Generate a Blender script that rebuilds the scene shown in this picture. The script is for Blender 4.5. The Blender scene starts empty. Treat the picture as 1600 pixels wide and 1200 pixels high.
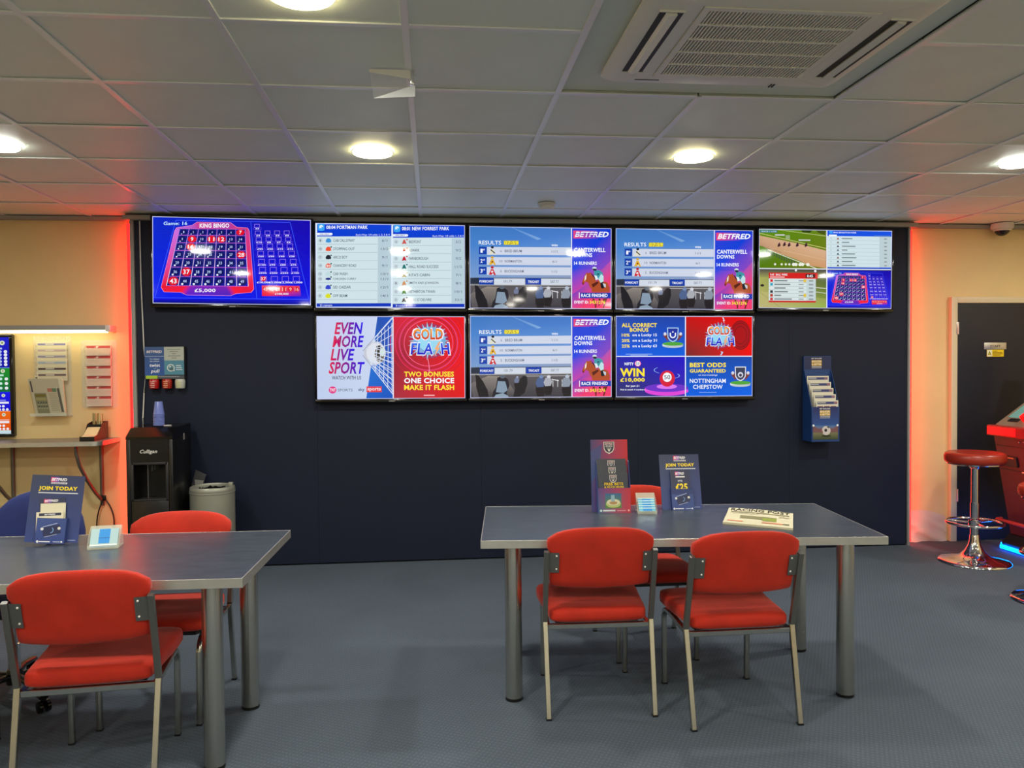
import bpy, bmesh, math, random
from mathutils import Vector, Matrix
random.seed(7)
S = bpy.context.scene
COL = S.collection
PI = math.pi
H = 1.478                      # camera height
CEIL = 2.595
# ---------------------------------------------------------------- camera
cam_d = bpy.data.cameras.new('camera'); cam = bpy.data.objects.new('camera', cam_d); COL.objects.link(cam)
cam_d.sensor_fit = 'HORIZONTAL'; cam_d.sensor_width = 36.0
cam_d.lens = 36.0 * 1236.2 / 1600.0
cam_d.clip_start = 0.02; cam_d.clip_end = 100
YAW, PITCH, ROLL = 0.0995, 0.0236, -0.0086
cy, sy, cp, sp, cr, sr = math.cos(YAW), math.sin(YAW), math.cos(PITCH), math.sin(PITCH), math.cos(ROLL), math.sin(ROLL)
Mw = Matrix(((cy, -sy, 0), (sy, cy, 0), (0, 0, 1)))              # world -> yawed
Mp = Matrix(((1, 0, 0), (0, cp, -sp), (0, sp, cp)))
Mr = Matrix(((cr, 0, sr), (0, 1, 0), (-sr, 0, cr)))
Mt = Mr @ Mp @ Mw                                                # rows: right, forward, up
right, fwd, up = Vector(Mt[0]), Vector(Mt[1]), Vector(Mt[2])
R3 = Matrix((right, up, -fwd)).transposed()
cam.matrix_world = Matrix.Translation((0, 0, H)) @ R3.to_4x4()
S.camera = cam
# ---------------------------------------------------------------- world, view, lights
w = bpy.data.worlds.new('world'); S.world = w; w.use_nodes = True
w.node_tree.nodes['Background'].inputs[0].default_value = (0.35, 0.37, 0.4, 1)
w.node_tree.nodes['Background'].inputs[1].default_value = 0.3
S.view_settings.view_transform = 'Standard'; S.view_settings.look = 'None'
S.view_settings.exposure = 0.0; S.view_settings.gamma = 1.0; S.view_settings.use_curve_mapping = False
LAMP_W = 19.5
LIGHTS = [(-2.145, 4.19, 1), (-0.30, 4.19, 0), (1.41, 4.17, 0), (3.30, 4.17, 1),
          (-2.18, 2.45, 0), (-0.38, 2.43, 0), (3.30, 2.45, 0),
          (-2.18, 0.65, 0), (-0.38, 0.65, 0), (1.42, 0.65, 0), (3.22, 0.65, 0),
          (-0.38, -1.2, 0), (1.42, -1.2, 0), (4.9, 4.7, 0), (4.9, 2.4, 0),
          (-2.2, -2.3, 0), (-0.4, -2.3, 0), (1.4, -2.3, 0), (3.2, -2.3, 0), (-3.9, 0.6, 0), (4.9, -0.4, 0)]  # lamps nearest the front wall: unseen fill, added to brighten it
for (lx, ly, cool) in LIGHTS:
    ld = bpy.data.lights.new('downlight_and_fill_lamp', 'AREA'); ld.shape = 'DISK'; ld.size = 0.17
    ld.energy = LAMP_W; ld.color = (1.0, 0.97, 0.9) if cool else (1.0, 0.94, 0.82); ld.spread = math.radians(180)
    lo = bpy.data.objects.new('downlight_and_fill_lamp', ld); COL.objects.link(lo)
    lo.location = (lx, ly, CEIL - 0.03)

# ================================================================ helpers
def lin(c):
    return tuple(((v / 255.0) / 12.92 if v / 255.0 <= 0.04045 else ((v / 255.0 + 0.055) / 1.055) ** 2.4) for v in c)
def tag(o, label=None, cat=None, group=None, kind=None):
    if label: o['label'] = label
    if cat: o['category'] = cat
    if group: o['group'] = group
    if kind: o['kind'] = kind
    return o
def empty(name, loc=(0, 0, 0), rz=0.0, label=None, cat=None, group=None, kind=None):
    o = bpy.data.objects.new(name, None); COL.objects.link(o)
    o.location = loc; o.rotation_euler = (0, 0, rz); o.empty_display_size = 0.1
    return tag(o, label, cat, group, kind)
def link(name, me, parent=None):
    o = bpy.data.objects.new(name, me); COL.objects.link(o)
    if parent is not None: o.parent = parent
    return o
def copy_tree(o, parent=None):
    c = o.copy(); COL.objects.link(c)
    if parent is not None: c.parent = parent
    for ch in list(o.children): copy_tree(ch, c)
    return c

MATS = {}
def mat(name, rgb, rough=0.5, metal=0.0, bump=0.0, bscale=60.0, var=0.0, vscale=8.0, rgb2=None, spec=0.5, sheen=0.0, stretch=None, coat=0.0, aniso=0.0):
    """rgb in sRGB 0-255. Procedural: noise colour variation + noise bump in object space."""
    if name in MATS: return MATS[name]
    m = bpy.data.materials.new(name); m.use_nodes = True
    nt = m.node_tree; N = nt.nodes; L = nt.links; b = N['Principled BSDF']
    c1 = lin(rgb); b.inputs['Base Color'].default_value = (*c1, 1)
    b.inputs['Roughness'].default_value = rough; b.inputs['Metallic'].default_value = metal
    b.inputs['Specular IOR Level'].default_value = spec
    if sheen: b.inputs['Sheen Weight'].default_value = sheen; b.inputs['Sheen Roughness'].default_value = 0.4
    if aniso:
        b.inputs['Anisotropic'].default_value = aniso; b.inputs['Anisotropic Rotation'].default_value = 0.25; tg = N.new('ShaderNodeTangent'); tg.direction_type = 'RADIAL'; tg.axis = 'Z'; L.new(tg.outputs['Tangent'], b.inputs['Tangent'])
    if coat: b.inputs['Coat Weight'].default_value = coat; b.inputs['Coat Roughness'].default_value = 0.06
    tc = N.new('ShaderNodeTexCoord'); mp = N.new('ShaderNodeMapping'); L.new(tc.outputs['Object'], mp.inputs['Vector'])
    if stretch: mp.inputs['Scale'].default_value = stretch
    if var > 0 or rgb2:
        n = N.new('ShaderNodeTexNoise'); n.inputs['Scale'].default_value = vscale; n.inputs['Detail'].default_value = 6
        L.new(mp.outputs['Vector'], n.inputs['Vector'])
        r = N.new('ShaderNodeValToRGB'); L.new(n.outputs['Fac'], r.inputs['Fac'])
        c2 = lin(rgb2) if rgb2 else tuple(v * (1 - var) for v in c1)
        r.color_ramp.elements[0].position = 0.32; r.color_ramp.elements[1].position = 0.68
        r.color_ramp.elements[0].color = (*c2, 1)
        r.color_ramp.elements[1].color = (*(c1 if rgb2 else tuple(min(1, v * (1 + var)) for v in c1)), 1)
        L.new(r.outputs['Color'], b.inputs['Base Color'])
    if bump > 0:
        n2 = N.new('ShaderNodeTexNoise'); n2.inputs['Scale'].default_value = bscale; n2.inputs['Detail'].default_value = 3
        L.new(mp.outputs['Vector'], n2.inputs['Vector'])
        bp = N.new('ShaderNodeBump'); bp.inputs['Strength'].default_value = bump; bp.inputs['Distance'].default_value = 0.002
        L.new(n2.outputs['Fac'], bp.inputs['Height']); L.new(bp.outputs['Normal'], b.inputs['Normal'])
    MATS[name] = m
    return m
def emit(name, rgb, strength, rough=0.4):
    if name in MATS: return MATS[name]
    m = bpy.data.materials.new(name); m.use_nodes = True; b = m.node_tree.nodes['Principled BSDF']
    b.inputs['Base Color'].default_value = (*[v * 0.6 for v in lin(rgb)], 1); b.inputs['Roughness'].default_value = rough
    b.inputs['Emission Color'].default_value = (*lin(rgb), 1); b.inputs['Emission Strength'].default_value = strength
    MATS[name] = m
    return m
def clear_plastic(name, rgb=(235, 240, 240), alpha=0.25, rough=0.06):
    if name in MATS: return MATS[name]
    m = bpy.data.materials.new(name); m.use_nodes = True; nt = m.node_tree; b = nt.nodes['Principled BSDF']
    b.inputs['Base Color'].default_value = (*lin(rgb), 1); b.inputs['Roughness'].default_value = rough
    b.inputs['Alpha'].default_value = alpha
    MATS[name] = m
    return m
def attr_mat(name, emission=0.0, rough=0.35):
    if name in MATS: return MATS[name]
    m = bpy.data.materials.new(name); m.use_nodes = True; nt = m.node_tree; N = nt.nodes; L = nt.links; b = N['Principled BSDF']
    a = N.new('ShaderNodeAttribute'); a.attribute_name = 'ink'
    b.inputs['Roughness'].default_value = rough
    if emission > 0:
        b.inputs['Base Color'].default_value = (0.004, 0.004, 0.005, 1)
        b.inputs['Specular IOR Level'].default_value = 0.25
        L.new(a.outputs['Color'], b.inputs['Emission Color']); b.inputs['Emission Strength'].default_value = emission
    else:
        L.new(a.outputs['Color'], b.inputs['Base Color'])
    MATS[name] = m
    return m

class MB:
    """collects shapes in one bmesh; build() links them as ONE mesh object"""
    def __init__(s): s.bm = bmesh.new()
    def _tf(s, vs, m):
        if m is not None:
            for v in vs: v.co = m @ v.co
    def box(s, x0, x1, y0, y1, z0, z1, bevel=0.0, m=None, seg=2):
        b = s.bm
        co = [(x0, y0, z0), (x1, y0, z0), (x1, y1, z0), (x0, y1, z0), (x0, y0, z1), (x1, y0, z1), (x1, y1, z1), (x0, y1, z1)]
        vs = [b.verts.new(c) for c in co]
        fs = [b.faces.new([vs[i] for i in q]) for q in ((0, 3, 2, 1), (4, 5, 6, 7), (0, 1, 5, 4), (1, 2, 6, 5), (2, 3, 7, 6), (3, 0, 4, 7))]
        if bevel > 0:
            es = list({e for f in fs for e in f.edges})
            r = bmesh.ops.bevel(b, geom=es, offset=bevel, segments=seg, profile=0.5, affect='EDGES')
            vs = list({v for f in r['faces'] for v in f.verts} | {v for v in vs if v.is_valid})
        s._tf(vs, m); return s
    def prism(s, pts, a0, a1, axis='y', m=None):
        """pts 2D outline (ccw); extruded along axis from a0 to a1. axis 'y': pts=(x,z); 'x': pts=(y,z); 'z': pts=(x,y)"""
        def P(p, a):
            if axis == 'y': return (p[0], a, p[1])
            if axis == 'x': return (a, p[0], p[1])
            return (p[0], p[1], a)
        A = [s.bm.verts.new(P(p, a0)) for p in pts]; B = [s.bm.verts.new(P(p, a1)) for p in pts]
        n = len(pts)
        s.bm.faces.new(A); s.bm.faces.new(list(reversed(B)))
        for i in range(n): s.bm.faces.new([A[i], B[i], B[(i + 1) % n], A[(i + 1) % n]])
        s._tf(A + B, m); return s
    def lathe(s, prof, n=32, m=None, cap=True, cx=0, cyy=0):
        """prof: list of (r,z)"""
        rings = []
        for (r, z) in prof:
            rings.append([s.bm.verts.new((cx + r * math.cos(2 * PI * i / n), cyy + r * math.sin(2 * PI * i / n), z)) for i in range(n)])
        for a, b in zip(rings, rings[1:]):
            for i in range(n): s.bm.faces.new([a[i], a[(i + 1) % n], b[(i + 1) % n], b[i]])
        if cap:
            s.bm.faces.new(list(reversed(rings[0]))); s.bm.faces.new(rings[-1])
        s._tf([v for r in rings for v in r], m); return s
    def tube(s, path, r=0.01, n=10, square=False, closed=False, up=(0, 0, 1), rx=None, cap=True):
        P = [Vector(p) for p in path]; rings = []; k = len(P)
        upv = Vector(up)
        for i in range(k):
            if closed: t = (P[(i + 1) % k] - P[i - 1]).normalized()
            elif i == 0: t = (P[1] - P[0]).normalized()
            elif i == k - 1: t = (P[-1] - P[-2]).normalized()
            else: t = ((P[i + 1] - P[i]).normalized() + (P[i] - P[i - 1]).normalized()).normalized()
            a = upv.cross(t)
            if a.length < 1e-3: a = Vector((1, 0, 0)).cross(t)
            a.normalize(); b = t.cross(a).normalized()
            ra, rb = (r, r) if rx is None else (rx, r)
            if square:
                e = 0.80
                offs = [(-1, -e), (-e, -1), (e, -1), (1, -e), (1, e), (e, 1), (-e, 1), (-1, e)]
            else: offs = [(math.cos(2 * PI * j / n), math.sin(2 * PI * j / n)) for j in range(n)]
            rings.append([s.bm.verts.new(P[i] + a * (ra * u) + b * (rb * v)) for u, v in offs])
        q = len(rings[0]); rng = range(k) if closed else range(k - 1)
        for i in rng:
            A, B = rings[i], rings[(i + 1) % k]
            for j in range(q): s.bm.faces.new([A[j], A[(j + 1) % q], B[(j + 1) % q], B[j]])
        if not closed and cap:
            s.bm.faces.new(list(reversed(rings[0]))); s.bm.faces.new(rings[-1])
        return s
    def loft(s, rings, cap=True):
        R = [[s.bm.verts.new(p) for p in r] for r in rings]; q = len(R[0])
        for A, B in zip(R, R[1:]):
            for j in range(q): s.bm.faces.new([A[j], A[(j + 1) % q], B[(j + 1) % q], B[j]])
        if cap: s.bm.faces.new(list(reversed(R[0]))); s.bm.faces.new(R[-1])
        return s
    def quad(s, *pts):
        s.bm.faces.new([s.bm.verts.new(p) for p in pts]); return s
    def sphere(s, c, r, u=16, v=10, scale=(1, 1, 1)):
        m = Matrix.Translation(c) @ Matrix.Diagonal((*scale, 1))
        bmesh.ops.create_uvsphere(s.bm, u_segments=u, v_segments=v, radius=r, matrix=m); return s
    def build(s, name, m, parent=None, smooth=None):
        bmesh.ops.recalc_face_normals(s.bm, faces=s.bm.faces)
        me = bpy.data.meshes.new(name); s.bm.to_mesh(me); s.bm.free()
        if m is not None:
            for mm in (m if isinstance(m, (list, tuple)) else [m]): me.materials.append(mm)
        if smooth:
            for p in me.polygons: p.use_smooth = True
            try: me.set_sharp_from_angle(angle=math.radians(smooth))
            except Exception: pass
        return link(name, me, parent)
def B(name, m, parent, x0, x1, y0, y1, z0, z1, bevel=0.0, smooth=None):
    return MB().box(x0, x1, y0, y1, z0, z1, bevel).build(name, m, parent, smooth or (40 if bevel else None))

# ---------------------------------------------------------------- flat pictures and lettering
GLYPH = {}
def glyphs(txt, bold, shear):
    bold = round(bold * 0.55, 4)
    k = (txt, bold, shear)
    if k not in GLYPH:
        cu = bpy.data.curves.new('t', 'FONT'); cu.body = txt; cu.size = 1.0; cu.resolution_u = 2
        cu.offset = bold; cu.shear = shear; cu.space_character = 1.0 + bold * 1.5
        o = bpy.data.objects.new('t', cu); COL.objects.link(o)
        dg = bpy.context.evaluated_depsgraph_get(); me = bpy.data.meshes.new_from_object(o.evaluated_get(dg))
        vs = [(v.co.x, v.co.y) for v in me.vertices]; fs = [tuple(p.vertices) for p in me.polygons]
        bpy.data.objects.remove(o); bpy.data.curves.remove(cu); bpy.data.meshes.remove(me)
        if vs:
            x0 = min(v[0] for v in vs); x1 = max(v[0] for v in vs); y0 = min(v[1] for v in vs); y1 = max(v[1] for v in vs)
            vs = [((a - x0) / max(1e-6, x1 - x0), (b - y0) / max(1e-6, y1 - y0)) for a, b in vs]
        GLYPH[k] = (vs, fs)
    return GLYPH[k]
class Canvas:
    """2D picture: source pixels (x right, y down) inside src=(x0,y0,x1,y1) are mapped to a W x H panel in metres, facing -Y"""
    def __init__(s, src, W, H_, dz=0.0003):
        s.x0, s.y0, s.x1, s.y1 = src; s.W = W; s.H = H_; s.V = []; s.F = []; s.C = []; s.L = 0; s.dz = dz; s.xf = None; s.clip = True; s.cnt = {}; s.hold = False
    def poly(s, pts, col, cols=None):
        i = len(s.V); n_ = s.cnt.get(s.L, 0)
        if not s.hold: s.cnt[s.L] = n_ = n_ + 1
        off = s.L * s.dz + min(n_, 44) * s.dz / 50
        for (x, y) in pts:
            if s.xf: x, y = s.xf(x, y)
            if s.clip: x = min(max(x, s.x0), s.x1); y = min(max(y, s.y0), s.y1)
            s.V.append(((x - s.x0) / (s.x1 - s.x0) * s.W, -off, (1 - (y - s.y0) / (s.y1 - s.y0)) * s.H))
        n = len(pts)
        s.F.append(tuple(i + n - 1 - k for k in range(n)))
        s.C.append([lin(c) for c in reversed(cols)] if cols else [lin(col)] * n)
    def rect(s, x0, y0, x1, y1, col, c2=None, horiz=False, n=1):
        """c2: gradient towards bottom (or right if horiz)"""
        if c2 is None:
            s.poly([(x0, y0), (x1, y0), (x1, y1), (x0, y1)], col); return
        if horiz: s.poly([(x0, y0), (x1, y0), (x1, y1), (x0, y1)], col, [col, c2, c2, col])
        else: s.poly([(x0, y0), (x1, y0), (x1, y1), (x0, y1)], col, [col, col, c2, c2])
    def rect4(s, x0, y0, x1, y1, tl, tr, br, bl):
        s.poly([(x0, y0), (x1, y0), (x1, y1), (x0, y1)], tl, [tl, tr, br, bl])
    def disc(s, x, y, r, col, ry=None, n=14, a0=0, a1=2 * PI):
        ry = ry or r; full = abs(a1 - a0) > 6.2
        k = n if full else n + 1
        s.poly([(x + r * math.cos(a0 + (a1 - a0) * i / n), y + ry * math.sin(a0 + (a1 - a0) * i / n)) for i in range(k)], col)
    def ring(s, x, y, r, wd, col, ry=None, n=28, a0=0, a1=2 * PI):
        ry = ry or r
        s.cnt[s.L] = s.cnt.get(s.L, 0) + 1; s.hold = True
        for i in range(n):
            a, b = a0 + (a1 - a0) * i / n, a0 + (a1 - a0) * (i + 1) / n
            q = (ry / r)
            s.poly([(x + r * math.cos(a), y + ry * math.sin(a)), (x + r * math.cos(b), y + ry * math.sin(b)),
                    (x + (r - wd) * math.cos(b), y + (ry - wd * q) * math.sin(b)), (x + (r - wd) * math.cos(a), y + (ry - wd * q) * math.sin(a))], col)
        s.hold = False
    def line(s, x0, y0, x1, y1, wd, col, c2=None):
        dx, dy = x1 - x0, y1 - y0; l = math.hypot(dx, dy) or 1; nx, ny = -dy / l * wd / 2, dx / l * wd / 2
        s.poly([(x0 + nx, y0 + ny), (x1 + nx, y1 + ny), (x1 - nx, y1 - ny), (x0 - nx, y0 - ny)], col, [col, c2, c2, col] if c2 else None)
    def frame(s, x0, y0, x1, y1, wd, col):
        s.rect(x0, y0, x1, y0 + wd, col); s.rect(x0, y1 - wd, x1, y1, col); s.rect(x0, y0 + wd, x0 + wd, y1 - wd, col); s.rect(x1 - wd, y0 + wd, x1, y1 - wd, col)
    def text(s, t, x0, y0, x1, y1, col, bold=0.0, shear=0.0, c2=None, horiz=False, taper=0.0):
        vs, fs = glyphs(t, bold, shear); s.cnt[s.L] = s.cnt.get(s.L, 0) + 1; s.hold = True
        for f in fs:
            pts = []; cs = []
            for i in f:
                u, v = vs[i]
                yy = y1 + (y0 - y1) * v; xc = (x0 + x1) / 2
                xx = x0 + (x1 - x0) * u
                if taper: xx = xc + (xx - xc) * (1 - taper * v)
                pts.append((xx, yy))
                if c2:
                    k = u if horiz else 1 - v
                    cs.append(tuple(a + (b - a) * k for a, b in zip(col, c2)))
            s.poly(list(reversed(pts)), col, list(reversed(cs)) if c2 else None)
        s.hold = False
    def build(s, name, m, parent, loc=(0, 0, 0), rx=0.0, rz=0.0):
        me = bpy.data.meshes.new(name); me.from_pydata(s.V, [], s.F); me.materials.append(m)
        a = me.color_attributes.new('ink', 'FLOAT_COLOR', 'CORNER'); k = 0
        buf = []
        for cs in s.C:
            for c in cs: buf += [c[0], c[1], c[2], 1.0]
        a.data.foreach_set('color', buf)
        o = link(name, me, parent); o.location = loc; o.rotation_euler = (rx, 0, rz)
        return o
# ================================================================ materials
M_cream = mat('cream_wall_paint', (224, 200, 144), 0.6, bump=0.05, bscale=90, var=0.03, vscale=3)
M_navy = mat('navy_panel_laminate', (14, 24, 46), 0.6, bump=0.03, bscale=120, var=0.06, vscale=2.5, spec=0.3)
M_alu = mat('satin_aluminium', (205, 205, 198), 0.35, metal=0.8, var=0.05, vscale=20)
M_greytrim = mat('grey_trim_paint', (150, 150, 145), 0.5)
M_tile = mat('ceiling_tile_vinyl', (232, 240, 226), 0.5, bump=0.12, bscale=70, var=0.02, vscale=5)
M_grid = mat('ceiling_grid_metal', (238, 240, 238), 0.3)
M_steel = mat('brushed_steel_tube', (214, 210, 198), 0.25, metal=1.0, aniso=0.7)
M_chrome = mat('chrome', (225, 225, 228), 0.07, metal=1.0)
M_frame = mat('dull_chrome_tube', (205, 202, 190), 0.2, metal=1.0, var=0.05, vscale=25)
M_plate = mat('grey_steel_plate', (120, 120, 116), 0.35, metal=0.7)
M_red = mat('red_upholstery', (184, 35, 8), 0.85, bump=0.35, bscale=420, var=0.12, vscale=9, sheen=0.15)
M_bluefab = mat('navy_blue_upholstery', (34, 48, 110), 0.9, bump=0.3, bscale=420, var=0.1, vscale=9, sheen=0.2)
M_black = mat('black_plastic', (14, 14, 15), 0.35)
M_gloss = mat('gloss_black_plastic', (10, 10, 12), 0.12)
M_darkgrey = mat('dark_grey_plastic', (42, 42, 44), 0.35)
M_white = mat('white_plastic', (218, 218, 212), 0.4)
M_acr = clear_plastic('clear_acrylic', (235, 238, 228), 0.22)
M_acr2 = clear_plastic('clear_acrylic_edge', (225, 232, 215), 0.38)
M_paper = mat('newsprint', (205, 200, 172), 0.85)
M_ink = attr_mat('printed_ink', 0, 0.4)
M_scr = attr_mat('lit_screen', 1.0, 0.05)
M_scrdim = attr_mat('lit_terminal_screen', 0.85, 0.15)
M_redlip = mat('red_vinyl', (150, 42, 26), 0.32, var=0.06, vscale=6)
M_led_red = emit('red_led', (255, 8, 8), 13.0)
M_led_white = emit('warm_led', (255, 240, 190), 7.0)
M_led_blue = emit('blue_led', (0, 110, 255), 9.0)

# carpet: fine woven blue grey
def carpet():
    m = bpy.data.materials.new('blue_grey_carpet'); m.use_nodes = True; nt = m.node_tree; N = nt.nodes; L = nt.links; b = N['Principled BSDF']
    tc = N.new('ShaderNodeTexCoord'); mp = N.new('ShaderNodeMapping'); L.new(tc.outputs['Object'], mp.inputs['Vector'])
    mp.inputs['Rotation'].default_value = (0, 0, 0.5)
    w1 = N.new('ShaderNodeTexWave'); w1.wave_type = 'BANDS'; w1.bands_direction = 'X'; w1.inputs['Scale'].default_value = 19; w1.inputs['Distortion'].default_value = 1.5; w1.inputs['Detail Scale'].default_value = 6
    w2 = N.new('ShaderNodeTexWave'); w2.wave_type = 'BANDS'; w2.bands_direction = 'Y'; w2.inputs['Scale'].default_value = 15; w2.inputs['Distortion'].default_value = 1.5; w2.inputs['Detail Scale'].default_value = 6
    L.new(mp.outputs['Vector'], w1.inputs['Vector']); L.new(mp.outputs['Vector'], w2.inputs['Vector'])
    mx = N.new('ShaderNodeMath'); mx.operation = 'MULTIPLY'; L.new(w1.outputs['Fac'], mx.inputs[0]); L.new(w2.outputs['Fac'], mx.inputs[1])
    n = N.new('ShaderNodeTexNoise'); n.inputs['Scale'].default_value = 260; n.inputs['Detail'].default_value = 2; L.new(tc.outputs['Object'], n.inputs['Vector'])
    n2 = N.new('ShaderNodeTexNoise'); n2.inputs['Scale'].default_value = 1.6; n2.inputs['Detail'].default_value = 5; L.new(tc.outputs['Object'], n2.inputs['Vector'])
    a = N.new('ShaderNodeMath'); a.operation = 'MULTIPLY_ADD'; L.new(mx.outputs[0], a.inputs[0]); a.inputs[1].default_value = 0.28; L.new(n.outputs['Fac'], a.inputs[2])
    r = N.new('ShaderNodeValToRGB'); r.color_ramp.elements[0].position = 0.35; r.color_ramp.elements[1].position = 0.95
    r.color_ramp.elements[0].color = (*lin((64, 75, 88)), 1); r.color_ramp.elements[1].color = (*lin((92, 106, 120)), 1)
    L.new(a.outputs[0], r.inputs['Fac'])
    mm = N.new('ShaderNodeMix'); mm.data_type = 'RGBA'; mm.blend_type = 'MULTIPLY'; mm.inputs[0].default_value = 1.0
    r2 = N.new('ShaderNodeValToRGB'); r2.color_ramp.elements[0].position = 0.3; r2.color_ramp.elements[1].position = 0.75
    r2.color_ramp.elements[0].color = (0.82, 0.82, 0.83, 1); r2.color_ramp.elements[1].color = (1, 1, 1, 1); L.new(n2.outputs['Fac'], r2.inputs['Fac'])
    L.new(r.outputs['Color'], mm.inputs[6]); L.new(r2.outputs['Color'], mm.inputs[7]); L.new(mm.outputs[2], b.inputs['Base Color'])
    b.inputs['Roughness'].default_value = 0.95
    bp = N.new('ShaderNodeBump'); bp.inputs['Strength'].default_value = 0.6; bp.inputs['Distance'].default_value = 0.003
    L.new(a.outputs[0], bp.inputs['Height']); L.new(bp.outputs['Normal'], b.inputs['Normal'])
    return m
M_carpet = carpet()
M_top = mat('slate_blue_laminate', (62, 70, 80), 0.3, bump=0.05, bscale=60, var=0.16, vscale=9, stretch=(1, 4, 1))

# ================================================================ the room
XL, XR, YF, YB = -4.6, 5.6, -3.0, 6.12
def struct(o): o['kind'] = 'structure'; return o
struct(B('floor', M_carpet, None, XL, XR, YF, YB, -0.05, 0))
struct(B('wall_back', M_cream, None, XL, XR, YB, YB + 0.1, 0, CEIL + 0.05))
struct(B('wall_left', M_cream, None, XL - 0.1, XL, YF, YB, 0, CEIL + 0.05))
struct(B('wall_right', M_cream, None, XR, XR + 0.1, YF, YB, 0, CEIL + 0.05))
struct(B('wall_front', mat('pale_wall_paint', (214, 210, 190), 0.7), None, XL, XR, YF - 0.1, YF, 0, CEIL + 0.05))
ceil = struct(empty('ceiling', (0, 0, CEIL)))
B('ceiling_void', mat('ceiling_void_board', (90, 90, 88), 0.8), ceil, XL, XR, YF, YB, 0.035, 0.06)
GX0, GY0 = -1.2783, 2.6494     # grid crossing
tile_me = {}
def tile(i, j, x0, x1, y0, y1):
    k = (round(x1 - x0, 3), round(y1 - y0, 3))
    if k not in tile_me:
        mb = MB().box(0, k[0], 0, k[1], 0, 0.016, 0.0)
        o = mb.build('ceiling_tile', M_tile, ceil); tile_me[k] = o.data
    else: o = link('ceiling_tile', tile_me[k], ceil)
    o.location = (x0, y0, 0.004 + random.uniform(0, 0.003))
    o.rotation_euler = (random.uniform(-0.0022, 0.0022), random.uniform(-0.0022, 0.0022), 0)
G = 0.004
xs = [XL] + [GX0 + 0.6 * i for i in range(-5, 12) if XL + 0.05 < GX0 + 0.6 * i < XR - 0.05] + [XR]
ys = [YF] + [GY0 + 0.6 * j for j in range(-9, 6) if YF + 0.05 < GY0 + 0.6 * j < YB - 0.05] + [YB]
AX0, AX1, AY0, AY1 = GX0 + 1.8, GX0 + 3.0, GY0 - 0.6, GY0 + 0.6
for i in range(len(xs) - 1):
    for j in range(len(ys) - 1):
        cx_, cy_ = (xs[i] + xs[i + 1]) / 2, (ys[j] + ys[j + 1]) / 2
        if AX0 < cx_ < AX1 and AY0 < cy_ < AY1: continue
        if cy_ < 1.4 and False: continue
        tile(i, j, xs[i] + G, xs[i + 1] - G, ys[j] + G, ys[j + 1] - G)
for x in xs[1:-1]:
    if AX0 + .1 < x < AX1 - .1:
        B('grid_bar', M_grid, ceil, x - 0.012, x + 0.012, AY1, YB - 0.002, -0.002, 0.004)
        B('grid_bar', M_grid, ceil, x - 0.012, x + 0.012, YF + 0.002, AY0, -0.002, 0.004)
    else: B('grid_bar', M_grid, ceil, x - 0.012, x + 0.012, YF + 0.002, YB - 0.002, -0.002, 0.004)
for y in ys[1:-1]:
    for i in range(len(xs) - 1):
        if AY0 + .1 < y < AY1 - .1 and AX0 - .1 < (xs[i] + xs[i + 1]) / 2 < AX1 + .1: continue
        a = xs[i] + (0.012 if i else 0.002); b_ = xs[i + 1] - (0.012 if i < len(xs) - 2 else 0.002)
        B('grid_bar', M_grid, ceil, a, b_, y - 0.012, y + 0.012, -0.0012, 0.004)
# infill plates round the air conditioner, set a little above the grid
MI = mat('ceiling_infill_board', (220, 228, 214), 0.6)
ACX, ACY = 1.122, 2.6494
for n, (a, b_, c, d) in enumerate([(AX0, AX1, ACY + 0.36, AY1), (AX0, AX1, AY0, ACY - 0.36), (AX0, ACX - 0.44, ACY - 0.36, ACY + 0.36), (ACX + 0.44, AX1, ACY - 0.36, ACY + 0.36)]):
    B('infill_panel', MI, ceil, a + .013, b_ - .013 if b_ == AX1 else b_, c + (.013 if c == AY0 else 0), d - (.013 if d == AY1 else 0), 0.014, 0.03)
# perimeter trims
t1 = struct(B('trim_1', M_greytrim, None, XL, -2.215, 6.075, YB, CEIL - 0.03, CEIL - 0.003))
t2 = struct(B('trim_2', M_greytrim, None, 3.85, XR, 6.075, YB, CEIL - 0.03, CEIL - 0.003))
# navy feature wall: boxed out in front of the cream wall
PX0, PX1 = -2.171, 3.805
fw = struct(empty('wall_feature', (0, 0, 0)))
bx = [PX0 + 0.033, -0.86, 0.36, 1.58, 2.80, PX1 - 0.02]
for a, b_ in zip(bx, bx[1:]):
    B('wall_panel', M_navy, fw, a + 0.0006, b_ - 0.0006, 6.0, 6.07, 0.012, CEIL - 0.045)
B('wall_carcass', M_black, fw, PX0 + 0.01, PX1 - 0.01, 6.05, 6.118, 0.0, CEIL - 0.046)
B('edge_trim', M_greytrim, fw, PX0, PX0 + 0.028, 5.985, 6.07, 0, CEIL - 0.046, 0.002)
B('edge_trim', M_greytrim, fw, PX1 - 0.018, PX1, 5.985, 6.07, 0, CEIL - 0.046, 0.002)
B('top_rail', M_greytrim, fw, PX0 - 0.04, PX1 + 0.04, 5.955, 6.07, CEIL - 0.045, CEIL - 0.012, 0.002)
B('top_shadow_rail', M_darkgrey, fw, PX0 - 0.02, PX1 + 0.02, 5.975, 6.07, CEIL - 0.012, CEIL - 0.003)
for n, (x0, x1) in enumerate([(PX0 - 0.036, PX0 - 0.002), (PX1 + 0.002, PX1 + 0.038)]):
    o = B('led_strip', M_led_red, None, x0, x1, 6.035, 6.06, 0.02, CEIL - 0.06)
    tag(o, ['red glowing light strip along the left edge of the navy wall', 'red glowing light strip along the right edge of the navy wall'][n], 'light strip', 'red light strips beside the navy wall')
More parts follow.
